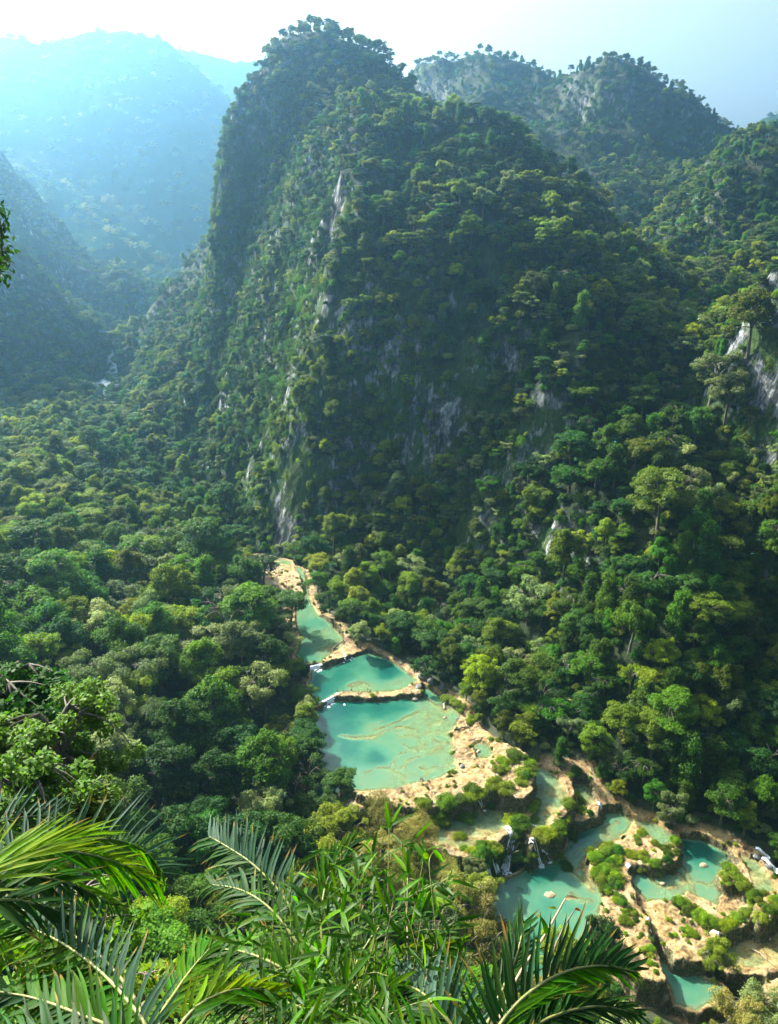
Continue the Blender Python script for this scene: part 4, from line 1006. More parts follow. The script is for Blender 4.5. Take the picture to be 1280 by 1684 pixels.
# one of each kind stands as a thing of its own
def vis_pick(X, Y, Z, cond, R):
    A_ = np.stack([X, Y, Z + 2], -1); a, b, d = project(A_)
    ok = seen(A_) & (a > 60) & (a < 1220) & (b > 200) & (b < 1300) & cond
    ii = np.nonzero(ok)[0]; return ii[np.argsort(d[ii])]
cand = vis_pick(vx, vy, vz, slope_at(vx, vy) > 1.3, RT)
srcV = []
vwords = ['green hanging vine curtain on the grey cliff', 'olive hanging vine curtain on the grey cliff', 'dark green vine curtain on the grey cliff', 'bright yellow green vine curtain on the cliff']
usedv = set()
for k, me in enumerate(VINES):
    i = int(cand[(k * 37 + 5) % len(cand)]); usedv.add(i)
    o = new_obj('hanging_vine', me); o.location = (vx[i], vy[i], vz[i] + 1.0); o.rotation_euler = (0, 0, k * 1.3)
    tag(o, vwords[k], 'vine', 'vines on the cliff'); srcV.append([o])
candF = vis_pick(fx_, fy_, fz_, river_dist(fx_, fy_) < 6, RT)
swords = ['green rounded shrub at the edge of the river bank', 'dark green rounded shrub at the river bank', 'olive shrub at the edge of the river bank', 'grey green shrub at the river bank']
srcS = []
for k, me in enumerate(SHRUB):
    i = int(candF[(k * 23 + 3) % len(candF)])
    o = new_obj('shrub', me); o.location = (fx_[i], fy_[i], fz_[i]); tag(o, swords[k], 'shrub', 'shrubs on the river bank'); srcS.append([o])
lit = fbm(vx, vy, 30, 2, 40.0)
vi = [int(RT.choice([0, 1, 2, 3, 1, 4, 5, 6, 7])) if l > 0 else int(RT.choice([0, 2, 2, 0, 5, 4, 1])) for l in lit]
sl_ = slope_at(vx, vy)
low = (vz < 115) & (vy < 372) & (vx < 12 + .25 * vz) & (vx > -60)
vi = [int(RT.choice([3, 1, 3, 6, 4])) if l else v for v, l in zip(vi, low)]  # brighter plants at the cliff foot paint the arris as sunlit
vi = [v if s > 1.5 or v > 3 else 4 + v % 4 for v, s in zip(vi, sl_)]
stuff('cliff_foliage', np.stack([vx, vy, vz + .3], -1), RT.random(len(vx)) * 6.28, 0.5 + .45 * RT.random(len(vx)), vi, srcV + srcS, 'shrubs and hanging vines clothing the rock faces')
rd = river_dist(fx_, fy_)
stuff('undergrowth', np.stack([fx_, fy_, fz_ - .1], -1), RT.random(len(fx_)) * 6.28, np.where(rd < 12, .45 + .35 * RT.random(len(fx_)), .7 + .6 * RT.random(len(fx_))), RT.integers(0, 4, len(fx_)), srcS, 'low leafy undergrowth between the tree trunks')
# steep slope right under the lookout
NEARS = [make_tree('bush', lf, 80 + k, size=.13, dens=.55, H=3.2, Rr=1.8)[1] for k, lf in enumerate(['leaf_mid', 'leaf_dark', 'leaf_tan', 'leaf_dark'])]
n = 3600
sx_ = RT.uniform(-42, 46, n); sy_ = 5 + RT.random(n) * 62
ok = (np.abs(sx_) < 9 + sy_ * .62); sx_ = sx_[ok]; sy_ = sy_[ok]; sz_ = ground(sx_, sy_)
srcN = []
for k, me in enumerate(NEARS):
    q = [(-6.5, 14), (4, 17), (-2.5, 12), (9, 20)][k]; o = new_obj('shrub', me); o.location = (q[0], q[1], float(ground(*q)) - .2)
    tag(o, ['fine green shrub on the steep slope behind the left palms', 'dark shrub on the slope behind the bamboo', 'pale tan shrub seen between the lower palm fronds', 'dark shrub on the slope behind the dark palm'][k], 'shrub'); srcN.append([o])
stuff('slope_undergrowth', np.stack([sx_, sy_, sz_ - .2], -1), RT.random(len(sx_)) * 6.28, np.where(sy_ < 25, .6, 1.0) * (.5 + .6 * RT.random(len(sx_))), RT.choice([0, 1, 3, 1, 2, 3], len(sx_)), srcN, 'tangled shrubs on the steep slope under the lookout')

# forest texture on the distant mountains
_R = np.random.default_rng(4); fp = []
for X, Y, Z in FARG:
    k = 9000 if Y.min() < 1250 and X.min() < -1000 else (3500 if X.min() < -1000 else 700)
    j = _R.integers(0, X.shape[0] - 1, k); i = _R.integers(0, X.shape[1] - 1, k); q = np.stack([X[j, i], Y[j, i], Z[j, i]], -1); st_ = X[0, 1] - X[0, 0]
    q[:, :2] += (_R.random((k, 2)) - .5) * st_; fp.append(q[(Z[j, i] > 0)])
fp = np.concatenate(fp); a_, b__, c__ = project(fp); fp = fp[(a_ > -60) & (a_ < 1340) & (b__ > -50)]
_srcs = [list(v) for v in list(SRC.values())[:6]]
stuff('far_forest', fp - np.array([0, 0, 9.]), _R.random(len(fp)) * 6.28, 1.0 + .9 * _R.random(len(fp)), _R.integers(0, len(_srcs), len(fp)), _srcs, 'forest on the hazy distant mountains')

# bare dead trees
for (px, py, y, s, lab) in [(770, 800, 318, 1.3, 'bare grey dead tree at the foot of the shadowed cliff'), (855, 1560, 92, .5, 'bare pale twigs sticking out over the lower pool'), (700, 1450, 78, .6, 'dry leafless tree behind the bamboo'), (1010, 960, 232, 1.0, 'thin dead tree in the shade right of the sunlit trees')]:
    q = at_y(px, py, y); g_ = float(ground(q[0], y)); sc_ = max(.4, min(1.9, (q[2] - g_) / 7)) if s < 1 else s
    o = new_obj('dead_tree', DEAD[len(lab) % 2]); o.location = (q[0], y, g_); o.scale = (sc_,) * 3; tag(o, lab, 'tree', 'dead trees')

# ------------------------------------------------------------------ bushes along the travertine rims
RIMLINES = [
 (LC, [(690, 1334), (720, 1328), (762, 1320), (790, 1304), (818, 1296), (832, 1306)], 15, 1.15, 'in the row behind the small waterfall'),
 (LC, [(812, 1275), (830, 1262), (846, 1244), (862, 1254), (868, 1270), (852, 1288)], 14, .95, 'on the round hump of the tan terrace'),
 (LE, [(868, 1320), (880, 1340), (874, 1352)], 4, .8, 'between the two shallow terraces'),
 (LE, [(765, 1402), (782, 1398), (806, 1388), (822, 1398), (812, 1418)], 9, 1.0, 'above the left waterfalls'),
 (LE, [(846, 1352), (858, 1362), (850, 1372)], 4, 1.1, 'beside the white cascade top'),
 (LF, [(862, 1408), (850, 1425), (875, 1400), (885, 1385), (900, 1372), (926, 1352), (938, 1338), (944, 1322)], 16, 1.0, 'on the rim above the deep pool'),
 (LF, [(905, 1392), (925, 1380), (930, 1398), (912, 1408)], 6, .9, 'at the rock wall beside the falls'),
 (LG, [(942, 1300), (938, 1285), (965, 1345), (985, 1335)], 5, .8, 'on the shaded small terrace'),
 (LI, [(976, 1416), (990, 1398), (1003, 1388), (1014, 1402), (1008, 1420), (992, 1432), (985, 1450), (1000, 1458), (1015, 1450)], 24, .85, 'on the mossy strip between the two pools'),
 (LI, [(978, 1440), (990, 1462), (1003, 1475), (1020, 1470), (1024, 1500), (1030, 1515), (1046, 1495)], 11, .6, 'along the tan wall going down'),
 (LI, [(1035, 1500), (1050, 1520), (1060, 1545), (1072, 1575), (1088, 1604)], 10, .45, 'on the lower end of the tan wall'),
 (LI, [(1040, 1368), (1058, 1380), (1074, 1396), (1088, 1402), (1108, 1392), (1112, 1378)], 9, .6, 'on the curved ledge in the pool middle'),
 (LI, [(1060, 1422), (1082, 1426), (1102, 1412), (1112, 1400)], 9, .6, 'on the front edge of the curved ledge'),
 (LI, [(1036, 1404), (1050, 1406)], 3, .7, 'alone on the sandy ledge'),
 (LK, [(1112, 1490), (1128, 1486), (1142, 1500), (1156, 1512), (1165, 1524)], 12, .8, 'on the island between the right pools'),
 (LK, [(1125, 1532), (1140, 1542), (1150, 1548)], 4, .5, 'low on the tan island'),
 (LK, [(1176, 1534), (1188, 1524), (1205, 1516), (1225, 1508), (1236, 1492), (1246, 1480), (1240, 1470)], 14, .65, 'on the rim right above the lowest pool'),
 (LN, [(1192, 1442), (1205, 1448), (1215, 1456), (1196, 1430), (1210, 1440)], 7, .8, 'in the bushy hump right of the pool'),
 (LN, [(1252, 1512), (1266, 1508), (1276, 1492), (1282, 1475)], 6, .7, 'at the right-hand rim'),
 (LE, [(767, 1376)], 1, .7, 'alone on the wet tan flat'), (LC, [(800, 1218), (815, 1216), (822, 1226)], 3, .5, 'beside the small round pool'), (LC, [(735, 1210), (742, 1230), (756, 1262), (722, 1296)], 4, .4, 'on the shore of the big pool'),
 (LB, [(733, 1147), (745, 1152), (765, 1170), (776, 1186)], 6, .9, 'at the right shore of the big pool'),
]
nrim = 0
for lv, pl, cnt, sc_, where in RIMLINES:
    W = world_poly(lv, pl); seg = np.r_[0, np.cumsum(np.hypot(*np.diff(W, axis=0).T))] if len(W) > 1 else np.array([0.])
    L_ = []
    cnt = int(cnt * 1.3) if cnt > 2 else cnt
    for k in range(cnt):
        t = (k + RT.random() * .8) / cnt * seg[-1]
        x = np.interp(t, seg, W[:, 0]) + RT.normal() * .8; y = np.interp(t, seg, W[:, 1]) + RT.normal() * .7
        s = sc_ * 1.35 * (.6 + .65 * RT.random())
        o = new_obj('shrub', RIMB[int(RT.choice([0, 1, 2, 0, 2, 3]))]); o.location = (x, y, float(ground(x, y)) - .25 * s); o.rotation_euler = (0, 0, RT.random() * 6.28); o.scale = (s * 1.15, s * 1.15, s)
        tone = 'dark' if o.data == RIMB[3] else ('olive' if o.data == RIMB[2] else 'bright')
        size = 'large' if s > 1.05 else ('small' if s < .6 else 'mid-sized')
        L_.append((o, f'{size} {tone} green bush {where}'))
    cc = {}
    for o, l in L_: cc.setdefault(l, []).append(o)
    for l, os_ in cc.items():
        os_.sort(key=lambda q: q.location.x)
        for j, o in enumerate(os_):
            w = ORD[min(j, 15)]
            if len(os_) == 1: lab = l
            elif j == 0: lab = 'leftmost ' + l
            elif j == len(os_) - 1: lab = 'rightmost ' + l
            else: lab = l + ', ' + w
            lab = lab.replace('mid-sized ', '') if len(lab.split()) > 15 else lab
            lab = lab.replace(' the tan wall going down', ' the tan wall').replace('green bush in the bushy hump', 'green bush in the hump') if len(lab.split()) > 16 else lab
            tag(o, lab, 'bush', 'bushes on the terrace rims'); nrim += 1

# low tufts, moss cushions and litter strewn over the travertine
TUFT = [make_tree('bush', 'leaf_rim', 90 + k, size=.11, dens=.5, H=.7, Rr=.6)[1] for k in range(2)]
_n = 9000; ax_ = RT.uniform(-60, 110, _n); ay_ = RT.uniform(112, 335, _n)
_h = rsample(HR, ax_, ay_); _rs = rsample(RSLOPE, ax_, ay_); _rd = river_dist(ax_, ay_); _wet = np.zeros(_n, bool)
for lv, sd, pool, nm in feats:
    if pool: _wet |= (rsample(sd, ax_, ay_) < .4) & (_h < lv - .02)
_m = fbm(ax_, ay_, 9, 3, 31.0)
ok = (~_wet) & (_rd < 1.2) & ((RT.random(_n) < np.clip((_m - .05) * 1.2, .01, .8)) | ((_rs > .9) & (RT.random(_n) < .55)))
ax_, ay_, _h = ax_[ok], ay_[ok], _h[ok]
_src = []
for k, me in enumerate(TUFT):
    q = at_z([747, 1075][k], [1290, 1400][k], [LC, LI][k]); o = new_obj('grass_tuft', me); o.location = (q[0], q[1], float(ground(q[0], q[1])) - .05); tag(o, ['small grass tuft on the tan shore below the small round pool', 'small grass tuft on the curved ledge'][k], 'grass tuft', 'tufts on the terraces'); _src.append([o])
stuff('moss_cushions', np.stack([ax_, ay_, _h - .08], -1), RT.random(len(ax_)) * 6.28, .45 + .9 * RT.random(len(ax_)), RT.integers(0, 2, len(ax_)), _src, 'tufts of moss and grass strewn over the tan terraces')

# ------------------------------------------------------------------ falling water and foam
M['foam'] = plain_mat('foam', (0.55, 0.62, 0.66), (0.9, 0.93, 0.95), 2.5, rough=.35, bump=.4)
def fall(a, za, b, zb, w, label, n=4):
    A_ = at_z(a[0], a[1], za); B_ = at_z(b[0], b[1], zb); d = B_ - A_; hd = unit(d[:2]); side = np.array([-hd[1], hd[0], 0])
    g = Geo(); R = np.random.default_rng(int(a[0]))
    for k in range(n):
        off = (k / max(1, n - 1) - .5) * w + R.normal() * .1; ww = w / n * (1.1 + .6 * R.random()); pts = []
        for t in np.linspace(-.12, 1, 12):
            p = A_ + d * np.clip(t, -.12, 1); drop = np.clip(t, 0, 1) ** 1.6
            z = za + .12 + (zb - za) * drop
            q = p + side * (off * (1 + .25 * max(t, 0)) + .08 * math.sin(t * 9 + k * 2)); zz = max(z, float(ground(q[0], q[1])) + .10)
            pts.append((q[0], q[1], zz))
        pts = np.array(pts); tw = ww * (1 + .5 * np.linspace(0, 1, 12))
        V = np.concatenate([pts - side * tw[:, None] / 2, pts + np.array([0, 0, .08]), pts + side * tw[:, None] / 2])
        i = np.arange(11); F = np.concatenate([np.stack([i, i + 12, i + 13, i + 1], -1), np.stack([i + 12, i + 24, i + 25, i + 13], -1)])
        g.add(V, F)
    # froth where it lands
    for k in range(26):
        c = B_ + np.array([R.normal() * w * .45, R.normal() * w * .4, 0]); r = .12 + .3 * R.random(); an = np.linspace(0, 6.28, 8)[:-1]
        V = np.array([[c[0] + math.cos(q) * r * (.7 + .6 * R.random()), c[1] + math.sin(q) * r * (.7 + .6 * R.random()), zb + .03] for q in an] + [[c[0], c[1], zb + .12]])
        g.add(V, [(j, (j + 1) % 7, 7) for j in range(7)])
    o = new_obj('waterfall', g.mesh('waterfall', [M['foam']], True)); tag(o, label, 'waterfall', 'small falls between the pools')
fall((783, 1306), LC, (794, 1328), LE, 1.5, 'white waterfall dropping through the gap in the bush row')
fall((832, 1362), LE, (842, 1388), 3.6, .8, 'top of the white cascade beside the round bush')
fall((842, 1388), 3.6, (830, 1432), LH, 1.1, 'lower part of the cascade running to the pool')
fall((808, 1400), 4.8, (822, 1442), LH, .9, 'thin fall left of the main cascade in shade')
fall((797, 1408), 4.5, (806, 1446), LH, .5, 'thinnest leftmost fall in the dark rock')
fall((872, 1388), LF - .8, (890, 1424), LH, .8, 'narrow white fall right of the green bush')
fall((893, 1400), 3.5, (904, 1417), LH, .6, 'short fall at the corner of the rock')
fall((982, 1326), LG - 1, (989, 1339), LH, .5, 'tiny fall under the shaded trees')
fall((1030, 1424), LI - .2, (1035, 1437), LJ, .6, 'little white fall at the mossy wall')
fall((1062, 1524), LI - 2, (1070, 1536), LL, .5, 'little fall at the head of the lowest channel')
fall((1068, 1545), LI - 3, (1074, 1556), LL, .5, 'second little fall of the lowest channel')
fall((1170, 1536), LK - .4, (1179, 1553), LO, .6, 'small fall beside the right-hand bushes')
fall((520, 1094), LA, (522, 1101), LB, 3.0, 'white water line at left end of the top ledge')
fall((566, 1080), LA, (569, 1084), LB, 2.2, 'white water at right end of the top ledge')
fall((545, 1147), LB, (549, 1154), LC, 3.2, 'foaming overflow into the big pool at left')
fall((531, 1153), LB, (534, 1160), LC, 2.0, 'bright overflow nearest the left bank trees')
fall((1245, 1395), 3.5, (1262, 1410), 1.8, .7, 'white rapids under the dark trees at right')
fall((1256, 1412), 2.4, (1276, 1432), .8, .7, 'lower white rapids at the right edge')
fall((438, 938), LA + .6, (446, 936), LA + .4, 1.8, 'white trickle over the tan rapids upstream')


# ------------------------------------------------------------------ rocks, logs
M['rock'] = plain_mat('rock', (0.16, 0.13, 0.08), (0.36, 0.29, 0.18), 1.5, bump=.6)
M['rock_grey'] = plain_mat('rock_grey', (0.05, 0.055, 0.055), (0.20, 0.20, 0.19), 1.2, bump=.7)
def rock_mesh(seed, mat):
    R = np.random.default_rng(seed); th = np.linspace(0, math.pi, 9); ph = np.linspace(0, 2 * math.pi, 13)[:-1]
    V = []
    pts = unit(R.normal(size=(7, 3))); rr = .75 + .4 * R.random(7)
    for t in th:
        for p in ph:
            d = np.array([math.sin(t) * math.cos(p), math.sin(t) * math.sin(p), math.cos(t)])
            r = min([1.15] + [q / max(.25, float(d @ v)) for v, q in zip(pts, rr)]); V.append(d * r * (1 + .05 * R.normal()) * np.array([1.2, .9, .6]))
    F = grid_faces(9, 12); F2 = np.array([(k * 12 + 11, k * 12, k * 12 + 12, k * 12 + 23) for k in range(8)])
    return mesh_np('rock', V, np.concatenate([F, F2]), [M[mat]], False)
RK = [rock_mesh(1, 'rock'), rock_mesh(2, 'rock'), rock_mesh(3, 'rock_grey'), rock_mesh(4, 'rock_grey')]
for px, py, lv, s, k, lab in [
 (683, 1151, LC, 1.2, 0, 'tan boulder in the big pool below the second ledge'), (689, 1134, LB, 1.3, 2, 'pale boulder at the right end of the second ledge'), (677, 1128, LB, 1.0, 0, 'rounded stone where the second ledge meets the bank'),
 (753, 1181, LC, .9, 2, 'grey stone on the right shore of the big pool'), (787, 1236, LC, .6, 1, 'stone inside the small round pool'), (902, 1476, LH - 1.0, 1.9, 1, 'pale sunken boulder in the deep turquoise pool'),
 (1158, 1425, LJ - .3, 1.1, 1, 'sunken pale stone in the right-hand pool'), (732, 1181, LC - .2, .7, 0, 'small sunken stone near the right shore'), (760, 1262, LC, .8, 2, 'dark stone at the lower corner of the big pool'),
 (700, 1112, LB + 1, 2.2, 3, 'grey rock slab under the trees right of the green pool'), (712, 1121, LB + .6, 2.0, 2, 'broken grey rock between trees and big pool'), (725, 1130, LB, 1.5, 3, 'last grey rock of the bank by the big pool'),
 (455, 900, 14, 2.2, 3, 'grey boulder at the head of the tan rapids'), (470, 905, 14, 1.8, 2, 'second grey boulder upstream of the rapids'), (440, 893, 14.5, 2.0, 3, 'boulder in shade above the tan rapids'),
 (846, 1262, LC, .5, 1, 'small tan stone on the terrace hump'), (1248, 1404, 2.5, 1.3, 2, 'wet rock splitting the right-hand rapids'), (1268, 1398, 2.8, 1.5, 3, 'dark wet rock above the rapids'), (1265, 1425, 1.6, 1.0, 2, 'wet rock below the rapids'), (1090, 1454, LJ, .7, 0, 'flat stone on the shoal of the right-hand pool')]:
    q = at_z(px, py, lv); o = new_obj('rock', RK[k]); o.location = (q[0], q[1], (lv + .1 * s) if river_dist(q[0], q[1]) < .5 and k < 2 or 'sunken' in lab else float(ground(q[0], q[1])) + .1 * s); o.scale = (s * .8,) * 3; o.rotation_euler = (0.1, .15, px * .7); tag(o, lab, 'rock', 'loose rocks by the water')
def log(a, b, lv, r, lab, seed, mat='bark_pale', twigs=3):
    A_ = at_z(a[0], a[1], lv); B_ = at_z(b[0], b[1], lv); g = Geo(); R = np.random.default_rng(seed)
    A_[2] = float(ground(A_[0], A_[1])) + r; B_[2] = float(ground(B_[0], B_[1])) + r * 1.5
    t = np.linspace(0, 1, 7)[:, None]; p = A_ + (B_ - A_) * t + R.normal(size=(7, 3)) * .12
    p[:, 2] = np.maximum(p[:, 2], ground(p[:, 0], p[:, 1]) + r * .6)
    g.tube(p, np.linspace(r, r * .5, 7), 6)
    for k in range(twigs):
        s_ = p[2 + k % 4]; d = unit(R.normal(size=3) + np.array([0, 0, .5])); g.tube([s_, s_ + d * .8, s_ + d * 1.5 + R.normal(size=3) * .2], [r * .4, r * .25, r * .1], 4)
    o = new_obj('fallen_log', g.mesh('fallen_log', [M[mat]], True)); tag(o, lab, 'log', 'driftwood on the terraces')
log((549, 1068), (567, 1058), LA, .3, 'dark fallen trunk on the top ledge by the bathers', 1, 'bark'); log((656, 1104), (669, 1113), LB, .2, 'thin pale log leaning in the green pool', 2)
log((730, 1165), (735, 1147), LC, .3, 'whitish dead trunk dipping into the big pool', 3); log((749, 1203), (771, 1197), LC, .3, 'log lying on the right shore of the big pool', 4, 'bark')
log((815, 1278), (850, 1316), LC, .25, 'long pale driftwood across the terrace gap', 5); log((838, 1300), (828, 1316), LC - .5, .2, 'crossed driftwood branch above the thin sheet of water', 6); log((822, 1332), (845, 1316), LE + .2, .25, 'dark branch on the wet flat', 7, 'bark')
log((775, 1218), (800, 1216), LC, .15, 'thin root at the rim of the small round pool', 8, 'bark'); log((705, 1296), (716, 1312), LC, .12, 'pale stick on the near shore of the big pool', 9); log((1236, 1560), (1276, 1590), LO, .2, 'pale log at the bottom right pool', 10)
log((573, 1127), (597, 1122), LB, .16, 'pale sunken branch behind the bathers', 11); log((765, 1190), (776, 1212), LC, .12, 'pale stick by the orange shore', 12)

# ------------------------------------------------------------------ bathers
def person_mesh(pose, skin, wear, seed):
    g = Geo()
    J = {'pel': (0, 0, .95), 'chest': (0, 0, 1.28), 'neck': (0, 0, 1.48), 'head': (0, 0.02, 1.62), 'top': (0, 0.01, 1.74)}
    if pose == 'stand':
        legs = [[(.09, 0, .9), (.11, .02, .48), (.12, -.02, .06), (.12, .14, .03)], [(-.09, 0, .9), (-.11, .05, .48), (-.12, .02, .06), (-.12, .18, .03)]]
        arms = [[(.17, 0, 1.42), (.24, -.02, 1.14), (.25, .08, .88)], [(-.17, 0, 1.42), (-.24, -.02, 1.14), (-.22, .1, .9)]]; dz = 0
    elif pose == 'sit':
        legs = [[(.09, 0, .9), (.12, .4, .98), (.12, .55, .6), (.12, .68, .58)], [(-.09, 0, .9), (-.14, .38, 1.0), (-.13, .5, .6), (-.13, .64, .58)]]
        arms = [[(.17, 0, 1.42), (.26, -.12, 1.14), (.26, -.22, .86)], [(-.17, 0, 1.42), (-.24, .1, 1.16), (-.15, .36, 1.04)]]; dz = -.80
    else:
        legs = [[(.09, 0, .9), (.13, .12, .5), (.14, -.1, .12), (.14, .05, .05)], [(-.09, 0, .9), (-.12, -.1, .5), (-.12, -.3, .14), (-.12, -.18, .06)]]
        arms = [[(.17, 0, 1.42), (.4, .1, 1.5), (.6, .2, 1.6)], [(-.17, 0, 1.42), (-.3, .15, 1.2), (-.2, .35, 1.1)]]; dz = 0
    bm = bpy.data.meshes.new('body_skeleton')
    vs = [J['pel'], J['chest'], J['neck'], J['head'], J['top']]; es = [(0, 1), (1, 2), (2, 3), (3, 4)]; rr = [(.15, .1), (.16, .11), (.055, .055), (.095, .105), (.07, .08)]
    for L_ in legs:
        b0 = len(vs); vs += L_; es += [(0, b0)] + [(b0 + k, b0 + k + 1) for k in range(3)]; rr += [(.095, .095), (.06, .06), (.04, .04), (.035, .03)]
    for L_ in arms:
        b0 = len(vs); vs += L_; es += [(1, b0)] + [(b0 + k, b0 + k + 1) for k in range(2)]; rr += [(.055, .055), (.042, .042), (.03, .03)]
    bm.from_pydata([(a, b, c + dz) for a, b, c in vs], es, []); ob = bpy.data.objects.new('tmp', bm); COL.objects.link(ob)
    md = ob.modifiers.new('s', 'SKIN'); md.use_smooth_shade = True
    for k, r in enumerate(rr): bm.skin_vertices[0].data[k].radius = r
    bm.skin_vertices[0].data[0].use_root = True
    sb = ob.modifiers.new('d', 'SUBSURF'); sb.levels = 1; sb.render_levels = 1
    dg = bpy.context.evaluated_depsgraph_get(); me = bpy.data.meshes.new_from_object(ob.evaluated_get(dg)); me.name = 'body'
    bpy.data.objects.remove(ob); me.materials.clear(); me.materials.append(M[skin]); me.materials.append(M[wear]); me.materials.append(M['hair'])
    for p in me.polygons:
        c = p.center; z = c.z - dz
        p.material_index = 1 if (.70 < z < 1.04 and abs(c.y) < .22) else (2 if (z > 1.66 or (z > 1.56 and c.y < -.03)) else 0)
    return me
M['skin'] = plain_mat('skin', (0.42, 0.24, 0.15), (0.5, 0.3, 0.2), 5, rough=.5, bump=0); M['skin_dark'] = plain_mat('skin_dark', (0.2, 0.1, 0.06), (0.26, 0.14, 0.08), 5, rough=.5, bump=0)
M['hair'] = plain_mat('hair', (0.02, 0.014, 0.01), (0.05, 0.03, 0.02), 8, bump=0)
for nm, c in (('trunks_blue', (0.03, 0.08, 0.3)), ('trunks_black', (0.02, 0.02, 0.025)), ('trunks_red', (0.4, 0.04, 0.05)), ('wear_white', (0.75, 0.75, 0.72))): M[nm] = plain_mat(nm, c, tuple(min(1, v * 1.2) for v in c), 4, bump=0)
PM = {('stand', 0): person_mesh('stand', 'skin_dark', 'trunks_black', 1), ('stand', 1): person_mesh('stand', 'skin', 'trunks_blue', 2), ('sit', 0): person_mesh('sit', 'skin', 'trunks_red', 3), ('reach', 0): person_mesh('reach', 'skin', 'trunks_black', 4), ('reach', 1): person_mesh('reach', 'skin_dark', 'wear_white', 5)}
for px, py, lv, ps, rot, lab in [
 (542, 1084, LA, ('stand', 0), 2.0, 'person in dark shorts standing nearest the edge of the top ledge'), (548, 1074, LA, ('stand', 1), .5, 'person in blue shorts standing beside the fallen trunk'), (554, 1064, LA, ('reach', 0), 4, 'person with an arm out behind the fallen trunk'),
 (555, 1142, LB, ('stand', 0), 1.0, 'person standing alone at the left tip of the second ledge'), (578, 1135, LB, ('stand', 1), 3.0, 'person in blue shorts at the water behind the second ledge'), (589, 1141, LB, ('sit', 0), 3.3, 'person in red swimwear sitting on the second ledge'),
 (594, 1140, LB, ('sit', 0), 2.5, 'person in red swimwear sitting right of another on the ledge'), (605, 1137, LB, ('reach', 1), .4, 'person in white stretching an arm on the second ledge'), (609, 1143, LB, ('reach', 0), 3.6, 'person leaning at the front edge of the second ledge'),
 (692, 1290, LC, ('stand', 1), .3, 'person in blue shorts on the near shore of the big pool'), (695, 1284, LC, ('stand', 0), 5.5, 'person in dark shorts wading at the near shore'), (1106, 1490, LK, ('stand', 0), .9, 'person in dark shorts standing on the shoal by the island'),
 (1108, 1518, LK, ('sit', 0), 1.9, 'person in red swimwear sitting on the tan island'), (1260, 1540, LO, ('stand', 1), 2.2, 'person in blue shorts at the far right shallow pool'), (1266, 1549, LO, ('reach', 1), 2.9, 'person in white reaching out at the right shallow pool')]:
    q = at_z(px, py, lv); g_ = float(ground(q[0], q[1])); o = new_obj('person', PM[ps]); o.location = (q[0], q[1], g_); o.rotation_euler = (0, 0, rot); tag(o, lab, 'person', 'bathers at the pools')
q = at_z(626, 1187, LC); o = new_obj('person', PM[('reach', 0)]); o.location = (q[0], q[1], LC - 1.35); tag(o, 'person swimming in the big pool, head and shoulders out', 'person', 'bathers at the pools')
# ------------------------------------------------------------------ plants right in front of the lookout
def blade_mesh(seed, droop, wid=0.05, seg=7, fold=.35, mat='frond'):
    """one leaflet, unit length along +X, folded along its midrib, bending to -Z"""
    R = np.random.default_rng(seed); V = []; F = []
    for k in range(seg + 1):
        t = k / seg; w = wid * (min(1, t * 5 + .4)) * (1 - t ** 1.9) ** .9 + .0008
        z = -droop * t ** 2.2; x = t * (1 - .25 * droop * t); y = .02 * math.sin(t * 5 + seed)
        V += [(x, y - w, z + w * fold), (x, y, z), (x, y + w, z + w * fold)]
    for k in range(seg):
        a = 3 * k; F += [(a, a + 1, a + 4, a + 3), (a + 1, a + 2, a + 5, a + 4)]
    return mesh_np('leaflet', V, np.array(F), [M[mat]], True)
M['frond'] = leaf_mat('frond', (0.018, 0.06, 0.005), (0.045, 0.12, 0.009), 0.45, rough=.55, spec=.1, tcol=(1.9, 2.2, .3), var=.25, tip=(0.16, 0.11, 0.03))
M['frond_blue'] = leaf_mat('frond_blue', (0.015, 0.044, 0.023), (0.038, 0.082, 0.048), 0.25, rough=.55, spec=.1, var=.2, tip=(0.16, 0.11, 0.03))
M['frond_dark'] = leaf_mat('frond_dark', (0.009, 0.030, 0.008), (0.024, 0.062, 0.013), 0.28, rough=.55, spec=.1, var=.25, tip=(0.16, 0.11, 0.03))
M['frond_bright'] = leaf_mat('frond_bright', (0.07, 0.14, 0.005), (0.15, 0.24, 0.010), 0.55, rough=.55, spec=.1, tcol=(1.7, 1.8, .2), var=.2, tip=(0.16, 0.11, 0.03))  # backlit glow of the leaflets is put into this brighter colour
M['bamboo_leaf'] = leaf_mat('bamboo_leaf', (0.018, 0.07, 0.004), (0.08, 0.18, 0.007), 0.5, rough=.5, spec=.2, tcol=(1.8, 1.9, .3), var=.3)
M['stem'] = plain_mat('stem', (0.10, 0.13, 0.03), (0.22, 0.22, 0.07), 9, rough=.5, bump=.1)
M['stem_dry'] = plain_mat('stem_dry', (0.22, 0.16, 0.09), (0.4, 0.3, 0.18), 9, rough=.6, bump=.1)
LEAF = {}
for mt in ('frond', 'frond_blue', 'frond_dark', 'frond_bright'):
    LEAF[mt] = [blade_mesh(k, dr, wid=.035 + .006 * (k % 3), mat=mt) for k, dr in enumerate((.05, .14, .26, .42))]
camdir = unit(-ray(640, 1500)); UPV = np.array([0, 0, 1.0])
def bez(P_, n):
    P_ = np.asarray(P_, float); t = np.linspace(0, len(P_) - 1, n); i = np.clip(t.astype(int), 0, len(P_) - 2); f = (t - i)[:, None]
    def g(k): return P_[np.clip(k, 0, len(P_) - 1)]
    p0, p1, p2, p3 = g(i - 1), g(i), g(i + 1), g(i + 2)
    return .5 * (2 * p1 + (p2 - p0) * f + (2 * p0 - 5 * p1 + 4 * p2 - p3) * f * f + (3 * p1 - p0 - 3 * p2 + p3) * f ** 3)
RF = np.random.default_rng(5)
